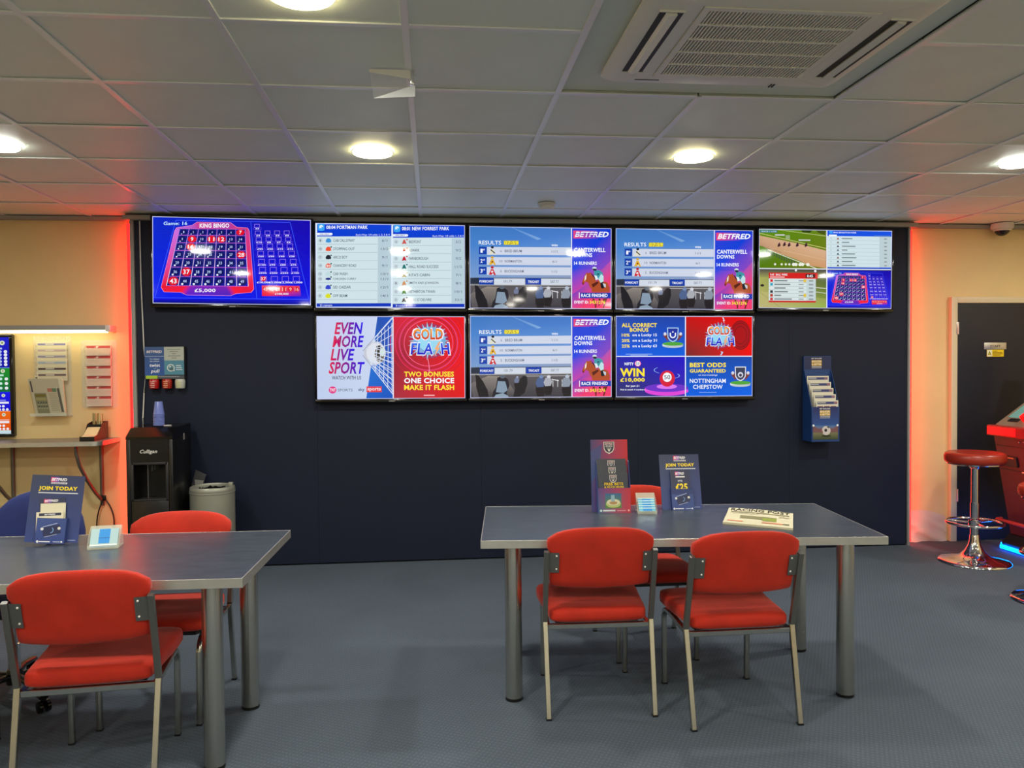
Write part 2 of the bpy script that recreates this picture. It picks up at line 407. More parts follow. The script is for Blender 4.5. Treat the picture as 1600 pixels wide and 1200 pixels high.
# white cable on navy wall
mb = MB(); mb.tube([(-2.10, 5.99, CEIL - 0.05), (-2.098, 5.99, 2.1), (-2.085, 5.985, 1.62), (-2.072, 5.985, 1.5), (-2.09, 5.985, 1.3), (-2.10, 5.98, 1.12), (-2.10, 5.98, 0.95)], 0.0045, 8)
tag(mb.build('wall_cable', M_white, None, 60), 'thin white cable hanging down left edge of navy wall to the water cooler', 'cable')

# staff door at the right
dr = struct(empty('door_1', (4.27, YB, 0)))
B('door_panel', mat('navy_door_paint', (20, 22, 34), 0.5, var=0.05, vscale=3), dr, 0.004, 0.86, -0.03, -0.002, 0.008, 1.952)
M_cas = mat('door_casing_paint', (214, 200, 165), 0.5)
mb = MB()
mb.box(-0.052, 0.0, -0.042, -0.001, 0, 2.005, 0.002); mb.box(0.0, 0.866, -0.042, -0.001, 1.956, 2.005, 0.002); mb.box(0.866, 0.92, -0.042, -0.001, 0, 2.005, 0.002)
mb.build('door_casing', M_cas, dr, 40)
for z in (1.70, 0.33):
    mb = MB(); mb.box(-0.012, 0.010, -0.047, -0.036, z, z + 0.10, 0.001); mb.tube([(0.002, -0.048, z), (0.002, -0.048, z + 0.10)], 0.005, 8); mb.build('hinge', M_alu, dr, 40)
mb = MB(); mb.box(0.80, 0.83, -0.036, -0.03, 0.98, 1.14, 0.002); mb.tube([(0.815, -0.036, 1.06), (0.815, -0.07, 1.06), (0.72, -0.075, 1.06)], 0.008, 10); mb.build('door_handle', M_chrome, dr, 40)
# signs on door
sg = empty('door_sign', (4.506, YB - 0.034, 1.575), 0, 'brushed metal STAFF plate on the dark door', 'sign')
B('plate', M_alu, sg, 0, 0.195, -0.003, 0, 0, 0.055, 0.0008)
c = Canvas((0, 0, 195, 55), 0.195, 0.055); c.L = 1; c.text('STAFF', 52, 17, 143, 39, (60, 50, 40), 0.02); c.build('lettering', M_ink, sg, (0, -0.0032, 0))
sg = empty('warning_sign', (4.53, YB - 0.034, 1.515), 0, 'small yellow warning notice under the STAFF plate', 'sign')
B('plate', mat('yellow_sign_plastic', (235, 200, 20), 0.5), sg, 0, 0.15, -0.002, 0, 0, 0.057)
c = Canvas((0, 0, 150, 57), 0.15, 0.057); c.L = 1; c.rect(2, 2, 46, 55, (240, 238, 200)); c.L = 2; c.poly([(24, 10), (40, 44), (8, 44)], (40, 38, 20)); c.L = 3; c.poly([(24, 17), (35, 41), (13, 41)], (235, 210, 30)); c.L = 4; c.text('!', 22, 24, 26, 39, (30, 30, 20), 0.02)
for k, wd in enumerate((38, 80, 84, 66)): c.rect(54, 10 + k * 11, 54 + wd, 14 + k * 11, (90, 75, 10))
c.build('lettering', M_ink, sg, (0, -0.0022, 0))

# ================================================================ ceiling fittings
M_disc = emit('downlight_disc', (255, 240, 190), 28.0)
M_disc2 = emit('downlight_disc_cool', (250, 252, 246), 28.0)
lab = ['leftmost round ceiling downlight, cut by the left edge', 'round ceiling downlight above the runners list screen', 'round ceiling downlight above the fourth screen of the upper row', 'rightmost round downlight near the dome camera',
       None, 'round ceiling downlight at the very top edge, nearest the viewer']
for k, (lx, ly, cool) in enumerate(LIGHTS):
    if not (k < 4 or k == 5): continue      # the others are out of view: unseen downlights and added fill lamps
    t = empty('downlight', (lx, ly, CEIL), 0, lab[k], 'downlight', 'recessed ceiling downlights')
    MB().lathe([(0.110, -0.0022), (0.111, -0.004), (0.106, -0.006), (0.1, -0.005), (0.1, -0.003)], 36, cap=False).build('trim_ring', M_white, t, 50)
    MB().lathe([(0.1, -0.003), (0.099, -0.012), (0.08, -0.017), (0.001, -0.018)], 32, cap=False).build('diffuser', M_disc2 if cool else M_disc, t, 60)

# air conditioning cassette
ac = empty('air_conditioner', (ACX, ACY, CEIL), 0, 'white ceiling air conditioning cassette with a louvred grille', 'air conditioner')
M_ac = mat('ac_white_plastic', (232, 230, 215), 0.45)
hw, hh = 0.47, 0.39
mb = MB()
rect = lambda a, b, r, n=6: [(sx * (a - r) + r * math.cos(an), sy_ * (b - r) + r * math.sin(an)) for sx, sy_, st in ((1, 1, 0), (-1, 1, PI / 2), (-1, -1, PI), (1, -1, 3 * PI / 2)) for an in [st + PI / 2 * i / n for i in range(n + 1)]]
gx, gy = 0.285, 0.287
outer = rect(hw, hh, 0.03)
# shell as stacked loops: flange lip, sloping side, face with the grille opening
def loop(a, b, r, z): return [(x, y, z) for x, y in rect(a, b, r)]
mb.loft([loop(hw - 0.01, hh - 0.01, 0.03, 0.012), loop(hw, hh, 0.03, 0.0), loop(hw, hh, 0.03, -0.01), loop(hw - 0.03, hh - 0.02, 0.03, -0.028), loop(hw - 0.06, hh - 0.03, 0.02, -0.031), loop(gx + 0.005, gy + 0.005, 0.004, -0.031), loop(gx, gy, 0.003, -0.027), loop(gx, gy, 0.003, -0.002)], cap=False)
mb.build('casing', M_ac, ac, 35)
# grille frame and slats
mb = MB()
for a, b_, c_, d in ((-gx, gx, gy - 0.022, gy), (-gx, gx, -gy, -gy + 0.022), (-gx, -gx + 0.022, -gy + .022, gy - .022), (gx - 0.022, gx, -gy + .022, gy - .022)): mb.box(a, b_, c_, d, -0.034, -0.024)
mb.build('grille_frame', M_ac, ac)
B('filter', mat('dark_filter', (44, 44, 38), 0.9), ac, -gx, gx, -gy, gy, -0.010, -0.004)
ns = 44; sl = None
for k in range(ns):
    x = -gx + 0.03 + (2 * gx - 0.06) * k / (ns - 1)
    if sl is None:
        o = MB().box(-0.0026, 0.0026, -gy + 0.02, gy - 0.02, -0.004, 0.004).build('grille_slat', M_ac, ac); sl = o.data
    else: o = link('grille_slat', sl, ac)
    o.location = (x, 0, -0.029); o.rotation_euler = (0, 0, 0)
for k in range(4):
    B('grille_bar', M_ac, ac, -gx + 0.02, gx - 0.02, -0.165 + k * 0.11 - 0.004, -0.165 + k * 0.11 + 0.004, -0.035, -0.028)
M_slot = mat('ac_slot_dark', (60, 60, 52), 0.6)
for sgn in (-1, 1):
    x = sgn * 0.375
    B('air_slot', M_slot, ac, x - 0.038, x + 0.038, -0.25, 0.25, -0.0325, -0.0305)
    mb = MB(); mb.prism([(x - 0.018, -0.033), (x + 0.014, -0.033), (x + 0.018, -0.040), (x - 0.010, -0.045)] if sgn < 0 else [(x - 0.014, -0.033), (x + 0.018, -0.033), (x + 0.010, -0.045), (x - 0.018, -0.040)], -0.245, 0.245, 'y')
    mb.build('air_flap', M_ac, ac)
    for yy in (-0.256, 0.25): B('slot_end', M_ac, ac, x - 0.042, x + 0.042, yy, yy + 0.006, -0.036, -0.029)
B('receiver_slot', M_slot, ac, -0.345, -0.25, hh - 0.062, hh - 0.057, -0.0325, -0.0305)
mb = MB(); mb.box(0.20, 0.204, hh - 0.05, hh - 0.02, -0.035, -0.030); mb.box(0.212, 0.216, hh - 0.05, hh - 0.02, -0.035, -0.030); mb.build('latch', M_slot, ac)

# smoke detector
t = empty('smoke_detector', (0.795, 5.45, CEIL), 0, 'small white round smoke detector on the ceiling over the screens', 'smoke detector')
MB().lathe([(0.001, 0.0), (0.062, 0.0), (0.064, -0.012), (0.052, -0.016), (0.052, -0.02), (0.056, -0.024), (0.054, -0.038), (0.046, -0.046), (0.001, -0.047)], 28, cap=False).build('housing', M_white, t, 40)
# dome camera
t = empty('dome_camera', (4.62, 6.035, CEIL), 0, 'white dome security camera on ceiling above the STAFF door', 'camera')
MB().lathe([(0.001, 0.0), (0.082, 0.0), (0.084, -0.03), (0.076, -0.045), (0.06, -0.047)], 32, cap=False).build('base', M_white, t, 40)
MB().sphere((0, 0, -0.042), 0.058, 24, 12).build('dome', mat('smoked_dome', (24, 24, 28), 0.08), t, 80)
MB().lathe([(0.058, -0.044), (0.066, -0.05), (0.058, -0.06)], 32, cap=False).build('collar', M_white, t, 60)
# hanging folded plastic sign holder
t = empty('hanging_sign_holder', (-0.15, 3.1, CEIL), 0, 'small folded clear plastic holder hanging from the ceiling grid', 'sign holder')
MB().prism([(-0.075, -0.002), (0.075, -0.002), (0.098, -0.03), (0.085, -0.036), (-0.075, -0.014)], -0.07, -0.062, 'y').build('top_wing', M_white, t)
MB().prism([(0.07, -0.062), (0.095, -0.055), (0.094, -0.098), (-0.062, -0.108)], -0.062, -0.056, 'y').build('lower_wing', mat('pale_blue_plastic', (200, 206, 212), 0.4), t)
MB().prism([(-0.075, -0.012), (0.09, -0.034), (0.085, -0.1), (-0.06, -0.108)], -0.054, -0.051, 'y').build('clear_sheet', clear_plastic('thin_clear_sheet', (230, 232, 230), 0.06), t)
B('clip', M_chrome, t, 0.078, 0.092, -0.075, -0.05, -0.055, -0.002, 0.002)
# ================================================================ wall screens
def quadmap(TL, TR, BR, BL):
    def f(x, y):
        s_ = (y - TL[1]) / (BL[1] - TL[1]); l = TL[0] + (BL[0] - TL[0]) * s_; r = TR[0] + (BR[0] - TR[0]) * s_; u = (x - l) / (r - l)
        t = TL[1] + (TR[1] - TL[1]) * u; b = BL[1] + (BR[1] - BL[1]) * u
        return u * 1000, (y - t) / (b - t) * 1000
    return f
WHITE = (245, 248, 255); LIST = (206, 226, 232)
def betfred(c, x0, y0, x1, y1, block=True):
    if block:
        c.rect(x0 - 14 * (x1 - x0) / 350, y0 - 0.35 * (y1 - y0), x0 + 0.5 * (x1 - x0), y1 + 0.4 * (y1 - y0), (225, 60, 110), (90, 70, 190), horiz=True)
        c.L += 1
    c.text('BETFRED', x0, y0, x1, y1, (250, 250, 255), 0.05, 0.25)
def bingo(c, small=False):
    blue = (0, 20, 205); c.L = 0
    c.rect4(0 - 50, 0, 1700, 950, (0, 40, 200), (20, 0, 170), (0, 10, 230), (0, 30, 240))
    c.L = 1
    c.poly([(90, 800), (1560, 812), (1560, 900), (90, 900)], (0, 6, 180), [(0, 10, 235), (0, 10, 215), (0, 4, 140), (0, 0, 60)])
    lw = 5
    for a, b in (((280, 80), (1345, 105)), ((1345, 105), (1535, 808)), ((1535, 808), (105, 798)), ((105, 798), (280, 80)), ((975, 100), (1045, 800))):
        c.line(*a, *b, lw, (60, 90, 255))
    bo = [(290, 150), (430, 130), (475, 100), (785, 106), (845, 148), (945, 155), (962, 185), (1014, 715), (990, 745), (855, 755), (800, 775), (395, 770), (340, 745), (190, 742), (162, 700), (272, 180)]
    c.L = 2; ctr = (600, 430)
    c.poly([(ctr[0] + (x - ctr[0]) * 1.008, ctr[1] + (y - ctr[1]) * 1.008) for x, y in bo], (255, 150, 190))
    c.L = 3
    cols = [(190, 110, 220), (180, 90, 200), (200, 60, 150), (170, 60, 170), (210, 60, 130), (200, 50, 120), (210, 60, 140), (245, 20, 60), (235, 15, 50), (250, 20, 50), (70, 30, 190), (90, 30, 200), (250, 20, 50), (240, 20, 50), (235, 15, 45), (205, 110, 225)]
    for i in range(len(bo)):
        j = (i + 1) % len(bo); c.poly([ctr, bo[i], bo[j]], cols[i], [(200, 40, 110), cols[i], cols[j]])
    c.L = 4
    tl, tr, br, bl = (318, 160), (922, 166), (964, 690), (208, 686)
    rows = [0, .112, .244, .379, .517, .672, .836, 1.0]
    def P(u, v):
        l = (tl[0] + (bl[0] - tl[0]) * v, tl[1] + (bl[1] - tl[1]) * v); r = (tr[0] + (br[0] - tr[0]) * v, tr[1] + (br[1] - tr[1]) * v)
        return (l[0] + (r[0] - l[0]) * u, l[1] + (r[1] - l[1]) * u)
    c.poly([P(0, 0), P(1, 0), P(1, 1), P(0, 1)], (10, 20, 140), [(20, 40, 150), (10, 10, 120), (10, 10, 170), (10, 30, 130)])
    c.L = 5
    for k in range(8):
        a, b = P(k / 7, 0), P(k / 7, 1); c.line(*a, *b, 5, (170, 110, 220), (255, 235, 250))
        a, b = P(0, rows[k]), P(1, rows[k]); c.line(*a, *b, 4, (205, 100, 210))
    hit = {7, 9, 11, 12, 16, 28, 37, 43}
    for r in range(7):
        for q in range(7):
            n = r * 7 + q + 1; v0 = (rows[r] + rows[r + 1]) / 2; x, y = P((q + .5) / 7, v0); hgt = (rows[r + 1] - rows[r]) * 525; wdt = 86 + 3 * r
            if n in hit:
                c.L = 6; c.disc(x, y, wdt * .46, (225, 10, 40), hgt * .47, 18); c.L = 7
                c.text(str(n), x - wdt * (.3 if n > 9 else .14), y - hgt * .26, x + wdt * (.3 if n > 9 else .14), y + hgt * .26, WHITE, 0.03)
            else:
                c.L = 6; c.disc(x, y, wdt * .40, (6, 14, 100), hgt * .42, 12); c.L = 7
                c.text(str(n), x - wdt * (.16 if n > 9 else .06), y - hgt * .16, x + wdt * (.16 if n > 9 else .06), y + hgt * .16, (190, 210, 255), 0.02)
                c.disc(x - wdt * .22, y + hgt * .3, 5 + r, (235, 240, 255), 4 + r, 8)
    c.L = 7
    c.text('KING BINGO', 500, 112, 775, 152, WHITE, 0.05); c.text('Game: 16', 168, 94, 386, 126, (200, 240, 255), 0.02)
    c.text('£5,000', 468, 712, 662, 750, WHITE, 0.03)
    vals = [['£2'], ['£5', '£4', '£3', '£2'], ['£10', '£8', '£7', '£6'], ['£25', '£20', '£15', '£14'], ['£60', '£50', '£40', '£30'], ['£100', '£90', '£80', '£75'], ['£500', '£300', '£250', '£150'], ['£10,000', '£5,000', '£2,500', '£1,000']]
    ys_ = [118, 180, 240, 300, 365, 440, 513, 596]
    for r, row in enumerate(vals):
        y = ys_[r]; x0 = 1008 + 9 * r; st = 88 + 2.2 * r; hb = 34 + 2 * r; wb = 50 + 2 * r
        for q, t in enumerate(row):
            x = x0 + st * q; c.L = 2; c.frame(x, y, x + wb, y + hb, 4, (150, 120, 235)); c.frame(x - 8, y + hb, x + wb + 18, y + hb + 18, 3, (90, 60, 220)); c.L = 3
            if r == 7 and q == 0: c.disc(x + wb / 2, y + hb / 2, 27, (225, 20, 60), 25); c.L = 4; c.text('37', x + 8, y + 10, x + wb - 8, y + hb - 10, WHITE, .02); c.L = 3
            ww = 9 * len(t); c.text(t, x + wb / 2 + 4 - ww, y + hb + 3 if r < 7 else y + hb + 2, x + wb / 2 + 4 + ww, y + hb + 15 if r < 7 else y + hb + 20, WHITE, 0.04)
    c.L = 2; c.poly([(1090, 682), (1445, 685), (1462, 780), (1094, 778)], (230, 30, 70), [(240, 60, 90), (240, 60, 90), (60, 20, 200), (235, 10, 50)]); c.L = 3
    for k, t in enumerate(('43', '12', '28', '11', '9', '16')):
        c.disc(1124 + 59 * k, 716, 26, (215, 20, 50)); c.L = 4; c.text(t, 1124 + 59 * k - 19 + (8 if t == '9' else 0), 700, 1124 + 59 * k + 19 - (8 if t == '9' else 0), 732, (255, 190, 180), .02); c.L = 3
    c.text('£100,000', 1215, 750, 1342, 770, WHITE, .03)
    c.L = 5; c.frame(-20, -20, 1700, 960, 1, blue)
def runners(c):
    c.rect(0, 0, 1700, 1000, (225, 238, 250)); c.L = 1
    jc = [(200, 90, 80), (190, 70, 70), (190, 20, 50), (20, 110, 110), (150, 140, 80), (205, 140, 90), (70, 130, 40), (30, 30, 40)]
    for (x0, x1, cut, dy, hd, ew, names, odds, nums, foot, ly) in (
        (62, 802, 668, 0, '08:04 PORTMAN PARK', 'Each-Way: 1/4 odds 1, 2, 3 & 4', ['CAB CALLOWAY', 'STOPPING OUT', 'ARCO BOY', 'CHANCERY ROAD', 'CAR WASH', 'CHICKEN CURRY', 'SID CAESAR', 'OFF BEAM'], ['6/1', '13/2', '9/1', '9/1', '10/1', '11/1', '12/1', '14/1'], ['1', '18', '7', '14', '12', '19', '4', '8'], '21 runners', [230, 313, 395, 478, 560, 610, 692, 777]),
        (812, 1545, 1408, 14, '08:01 NEW FORREST PARK', 'Each-Way: 1/5 odds 1, 2 & 3', ['BEDFONT', 'NEWARK', 'FARNBOROUGH', 'HALL ROAD SUCCESS', "RITA'S CABIN", 'SMITH AND JOHNSON', 'NETHERTON TWAIN', "HORS D'OEUVRE"], ['5/2', '9/2', '9/2', '11/2', '7/1', '8/1', '10/1', '33/1'], ['6', '2', '5', '7', '8', '1', '4', '3'], '8 runners', [245, 328, 410, 491, 573, 655, 738, 819])):
        c.L = 1; c.rect(x0 + 6, 68 + dy, x1, 190 + dy, (10, 66, 214), (0, 60, 205)); c.rect(x0 + 4, 190 + dy, x1, 870, LIST); c.rect(cut, 198 + dy, x1 - 2, 858, (182, 205, 216)); c.rect(x0 + 6, 852 + dy * .6, x1, 886 + dy * .6, (8, 50, 185))
        c.L = 2; c.rect(x0 + 14, 55 + dy, x0 + 78, 128 + dy, (60, 165, 245)); c.disc(x0 + 46, 124 + dy, 32, (60, 165, 245), 12)
        c.L = 3; c.poly([(x0 + 26, 108 + dy), (x0 + 28, 84 + dy), (x0 + 48, 74 + dy), (x0 + 68, 92 + dy), (x0 + 58, 98 + dy), (x0 + 46, 92 + dy), (x0 + 50, 108 + dy)], (225, 240, 255))
        c.text(hd, x0 + 95, 82 + dy, x0 + (505 if dy == 0 else 570), 118 + dy, WHITE, .04)
        c.rect(x0 + 12, 155 + dy, x0 + 145, 180 + dy, (235, 240, 250)); c.disc(x0 + 12, 167 + dy, 12, (235, 240, 250)); c.disc(x0 + 145, 167 + dy, 12, (235, 240, 250)); c.L = 4; c.text('WIN ONLY', x0 + 30, 160 + dy, x0 + 125, 175 + dy, (40, 70, 160), .02)
        c.text(ew, x1 - 352 if dy == 0 else x1 - 330, 166 + dy, x1 - 18, 188 + dy, (225, 235, 255), .01)
        for i, (nm, od, nu, y) in enumerate(zip(names, odds, nums, ly)):
            c.L = 2
            if not (dy == 0 and i == 4): c.rect(x0 + 8, y + 36, cut - 4, y + 39, (150, 170, 185))
            c.disc(x0 + 38, y, 22, (190, 205, 215)); c.L = 3
            c.text(nu, x0 + 38 - 6 * len(nu), y - 9, x0 + 38 + 6 * len(nu), y + 9, (110, 120, 140))
            xx = x0 + 118
            if dy == 0:
                col = [(60, 145, 215), (235, 80, 50), (30, 35, 50), (230, 110, 90), (190, 220, 225), (30, 50, 130), (50, 70, 200), (215, 220, 40)][i]
                hh_ = 12 if i == 5 else 23
                c.disc(xx, y, 24, col, hh_, 10); c.rect(xx - 26, y - 6, xx + 26, y + hh_ - 4, col)
                if i: c.disc(xx + 27, y - 18, 8, (30, 60, 70), 7)
                if i == 3: c.L = 4; c.disc(xx - 8, y + 3, 9, (240, 235, 235)); c.disc(xx + 12, y + 3, 6, (240, 235, 235))
            else:
                col = jc[i]; c.poly([(xx - 22, y + 24), (xx - 8, y - 18), (xx + 6, y - 22), (xx + 24, y + 20), (xx + 12, y + 22), (xx + 2, y + 2), (xx - 8, y + 22)], col); c.poly([(xx - 10, y - 4), (xx + 10, y - 4), (xx + 12, y + 18), (xx - 10, y + 18)], col); c.disc(xx + 28, y - 20, 10, col, 7)
            c.text(nm, x0 + 166, y - (14 if not (dy == 0 and i == 5) else 10), x0 + 166 + 17.5 * len(nm), y + (14 if not (dy == 0 and i == 5) else 10), (70, 82, 100), .015)
            c.text(od, (cut + x1) / 2 - 9 * len(od), y - 10, (cut + x1) / 2 + 9 * len(od), y + 14, (95, 110, 130), .01)
        c.L = 3; c.text(foot, x0 + 38, 860 + dy * .6, x0 + 38 + 12 * len(foot), 880 + dy * .6, (230, 240, 255), .01)
def horse_jockey(c, ox=0, oy=0, legs=True):
    br = (176, 78, 40); dk = (110, 40, 22)
    def p(pts, col): c.poly([(x + ox, y + oy) for x, y in pts], col)
    c.L = 4
    p([(1225, 630), (1255, 560), (1275, 530), (1283, 540), (1318, 530), (1322, 552), (1360, 600), (1395, 660), (1360, 720), (1310, 690), (1290, 640), (1262, 628), (1240, 660), (1228, 655)], br)
    p([(1320, 690), (1395, 610), (1490, 636), (1515, 690), (1512, 738), (1330, 738)], br)
    c.L = 5
    p([(1225, 632), (1242, 640), (1240, 662), (1228, 655)], dk); p([(1318, 532), (1345, 560), (1385, 625), (1362, 605), (1330, 560)], (50, 22, 18)); p([(1254, 575), (1272, 548), (1268, 600), (1250, 625)], (235, 220, 210))
    p([(1325, 655), (1385, 625), (1400, 640), (1340, 690)], (90, 30, 20))
    if legs: p([(1330, 805), (1352, 805), (1375, 870), (1372, 900), (1360, 900), (1358, 870)], dk); p([(1398, 805), (1418, 805), (1415, 850), (1400, 885)], (70, 25, 16)); p([(1440, 805), (1490, 800), (1470, 850), (1455, 900), (1440, 902), (1452, 850)], dk)
    c.L = 6
    p([(1350, 515), (1400, 505), (1440, 530), (1450, 580), (1445, 625), (1400, 600), (1370, 585), (1350, 560)], (60, 150, 165)); p([(1425, 545), (1450, 570), (1450, 625), (1420, 640), (1395, 600)], (190, 225, 230))
    p([(1352, 560), (1378, 565), (1395, 600), (1368, 612)], (225, 235, 240)); p([(1415, 640), (1445, 630), (1470, 680), (1440, 700), (1422, 690)], (28, 26, 34)); p([(1440, 640), (1475, 655), (1472, 690), (1455, 680)], (200, 205, 215))
    c.L = 7; c.disc(1355 + ox, 492 + oy, 24, (205, 220, 228), 20); p([(1330, 492), (1378, 492), (1372, 516), (1344, 512)], (30, 36, 60)); c.L = 8; p([(1380, 545), (1405, 540), (1395, 560)], (20, 30, 40))
def results(c, glitch=True):
    c.rect4(40, 40, 1560, 260, (58, 118, 190), (70, 120, 200), (98, 145, 215), (70, 130, 205)); c.rect4(40, 260, 1560, 590, (70, 130, 205), (98, 145, 215), (150, 160, 185), (120, 155, 205))
    c.rect(40, 590, 1560, 660, (70, 78, 100), (120, 122, 128)); c.rect(40, 660, 1560, 960, (92, 88, 92), (62, 60, 68))
    c.L = 1
    c.poly([(490, 70), (505, 70), (800, 185), (760, 200)], (120, 165, 220), [(90, 140, 205), (90, 140, 205), (135, 175, 225), (110, 155, 215)])
    c.poly([(70, 600), (160, 590), (170, 655), (70, 655)], (38, 48, 66)); c.rect(70, 662, 1108, 670, (170, 170, 170)); c.rect(640, 600, 1108, 662, (90, 92, 100), (80, 80, 84)); c.rect(640, 684, 1108, 690, (190, 190, 195))
    c.poly([(70, 760), (250, 680), (420, 690), (560, 900), (300, 910), (100, 905)], (100, 92, 92), [(110, 105, 105), (150, 140, 130), (140, 132, 125), (70, 68, 75), (60, 58, 64), (85, 80, 85)])
    for k in range(9): c.line(130 + 22 * k, 690 + 2 * k, 80 + 30 * k, 780 + 10 * k, 4, (120, 112, 106))
    c.L = 2
    c.poly([(120, 665), (150, 675), (200, 740), (245, 830), (258, 905), (160, 905), (130, 800)], (30, 28, 34)); c.poly([(610, 685), (650, 690), (655, 760), (625, 860), (560, 905), (505, 905), (530, 800), (560, 730)], (34, 32, 38))
    c.poly([(300, 850), (330, 800), (345, 700), (400, 680), (455, 720), (470, 780), (440, 860), (460, 905), (290, 905)], (36, 34, 44)); c.L = 3; c.poly([(350, 735), (425, 740), (450, 830), (410, 860), (330, 850)], (132, 152, 172)); c.poly([(310, 905), (330, 875), (400, 860), (450, 885), (465, 905)], (140, 160, 178)); c.L = 4; c.disc(398, 690, 26, (90, 100, 112), 20)
    c.L = 3
    for (x, sc, col) in ((545, .55, (110, 120, 150)), (790, 1.0, (78, 98, 140)), (868, .9, (170, 172, 182)), (1060, 1.0, (140, 150, 165))):
        y = 700; c.L = 2; c.disc(x, y + 130 * sc, 52 * sc, (44, 38, 42), 78 * sc, 12); c.poly([(x - 42 * sc, y + 110 * sc), (x + 44 * sc, y + 110 * sc), (x + 36 * sc, y + 205 * sc), (x - 34 * sc, y + 205 * sc)], (36, 32, 36)); c.L = 3
        c.poly([(x - 52 * sc, y + 60 * sc), (x - 30 * sc, y + 8 * sc), (x + 22 * sc, y), (x + 48 * sc, y + 50 * sc), (x + 30 * sc, y + 100 * sc), (x - 36 * sc, y + 104 * sc)], col); c.L = 4; c.disc(x + 8 * sc, y - 6 * sc, 22 * sc, tuple(min(255, v + 40) for v in col), 18 * sc)
    c.L = 2
    for x in (915, 965, 1010): c.rect(x, 725, x + 6, 800, (215, 215, 220))
    c.line(905, 722, 980, 738, 8, (225, 225, 230))
    c.L = 5
    for k, (y, n, nu, nm, od) in enumerate(((272, '1', '6', 'BRED BRUM', '11/1'), (377, '2', '10', 'NORMANTON', '6/1'), (480, '3', '5', 'BUCKINGHAM', '11/2'))):
        c.L = 5; c.rect(242, y, 1108, y + 82, (206, 214, 232)); c.rect(160, y - 2, 238, y + 76, (16, 62, 168)); c.L = 6
        c.text(n, 176, y + 20, 198, y + 60, WHITE, .04); c.text(('st', 'nd', 'rd')[k], 200, y + 18, 220, y + 36, WHITE, .04)
        col = [(225, 222, 200), (225, 178, 55), (205, 30, 45)][k]
        c.poly([(262, y + 80), (285, y + 22), (308, y + 22), (334, y + 82), (318, y + 84), (306, y + 62), (288, y + 80)], col); c.disc(297, y + 4, 15, [(20, 22, 34), (215, 165, 50), (190, 25, 40)][k], 13); c.L = 7
        if k == 0: c.line(280, y + 28, 324, y + 66, 10, (18, 18, 24))
        elif k == 1: c.disc(297, y + 50, 10, (150, 80, 20))
        else: c.disc(296, y + 48, 12, (235, 220, 220))
        c.text(nu, 385 - 8 * len(nu), y + 30, 385 + 8 * len(nu), y + 54, (110, 116, 132), .01); c.text(nm, 424, y + 28, 424 + 19.5 * len(nm), y + 56, (95, 100, 118), .02); c.text(od, 938 - 14 * len(od) / 1.9, y + 32, 938 + 14 * len(od) / 1.9, y + 56, (110, 116, 132), .01)
    c.L = 5; c.rect(162, 594, 312, 662, (14, 60, 168)); c.rect(316, 598, 634, 662, (208, 216, 230)); c.rect(640, 594, 800, 660, (14, 60, 168)); c.rect(800, 598, 1108, 662, (208, 216, 230)); c.L = 6
    c.text('FORECAST', 168, 616, 305, 640, WHITE, .05); c.text('TRICAST', 664, 618, 778, 642, WHITE, .05); c.text('101.79', 414, 614, 500, 640, (95, 100, 118)); c.text('587.77', 896, 616, 982, 642, (95, 100, 118)); c.text('WIN', 906, 242, 970, 264, WHITE, .05)
    c.text('RESULTS', 157, 208, 386, 248, WHITE, .02); c.L = 5; c.rect(414, 206, 568, 250, (190, 175, 60)); c.L = 6; c.text('07:59', 418, 210, 564, 248, (255, 240, 60), .03)
    # right-hand panel
    c.L = 3; c.rect4(1122, 60, 1560, 500, (40, 60, 210), (0, 60, 210), (150, 70, 185), (30, 70, 225)); c.rect4(1122, 500, 1560, 960, (30, 70, 225), (190, 70, 160), (250, 60, 100), (240, 60, 120))
    c.poly([(1122, 760), (1300, 640), (1560, 400), (1560, 640), (1250, 900), (1122, 900)], (205, 70, 140), [(120, 60, 190), (170, 70, 170), (175, 80, 180), (245, 60, 100), (245, 60, 100), (220, 70, 150)])
    c.L = 4; c.rect(1135, 98, 1400, 180, (235, 70, 120), (60, 60, 210), horiz=True); c.L = 5; c.text('BETFRED', 1150, 108, 1506, 164, WHITE, .06, .28)
    if glitch: c.L = 6; c.rect(1150, 124, 1400, 130, (110, 60, 190)); c.rect(1150, 141, 1392, 146, (110, 60, 190))
    c.L = 5; c.text('CANTERWELL', 1144, 276, 1472, 320, WHITE, .05); c.text('DOWNS', 1144, 330, 1332, 372, WHITE, .05); c.text('14 RUNNERS', 1142, 418, 1380, 454, WHITE, .04)
    horse_jockey(c); c.L = 8; c.rect(1205, 742, 1528, 800, (20, 50, 170)); c.rect(1192, 740, 1199, 802, WHITE); c.L = 9; c.text('RACE FINISHED', 1216, 752, 1492, 788, WHITE, .05)
    c.text('EVENT ID:', 1144, 826, 1292, 856, WHITE, .05); c.text('3431276', 1304, 824, 1466, 858, (255, 225, 70), .06)
    c.L = 9; c.rect(1110, 60, 1121, 960, (225, 225, 240))
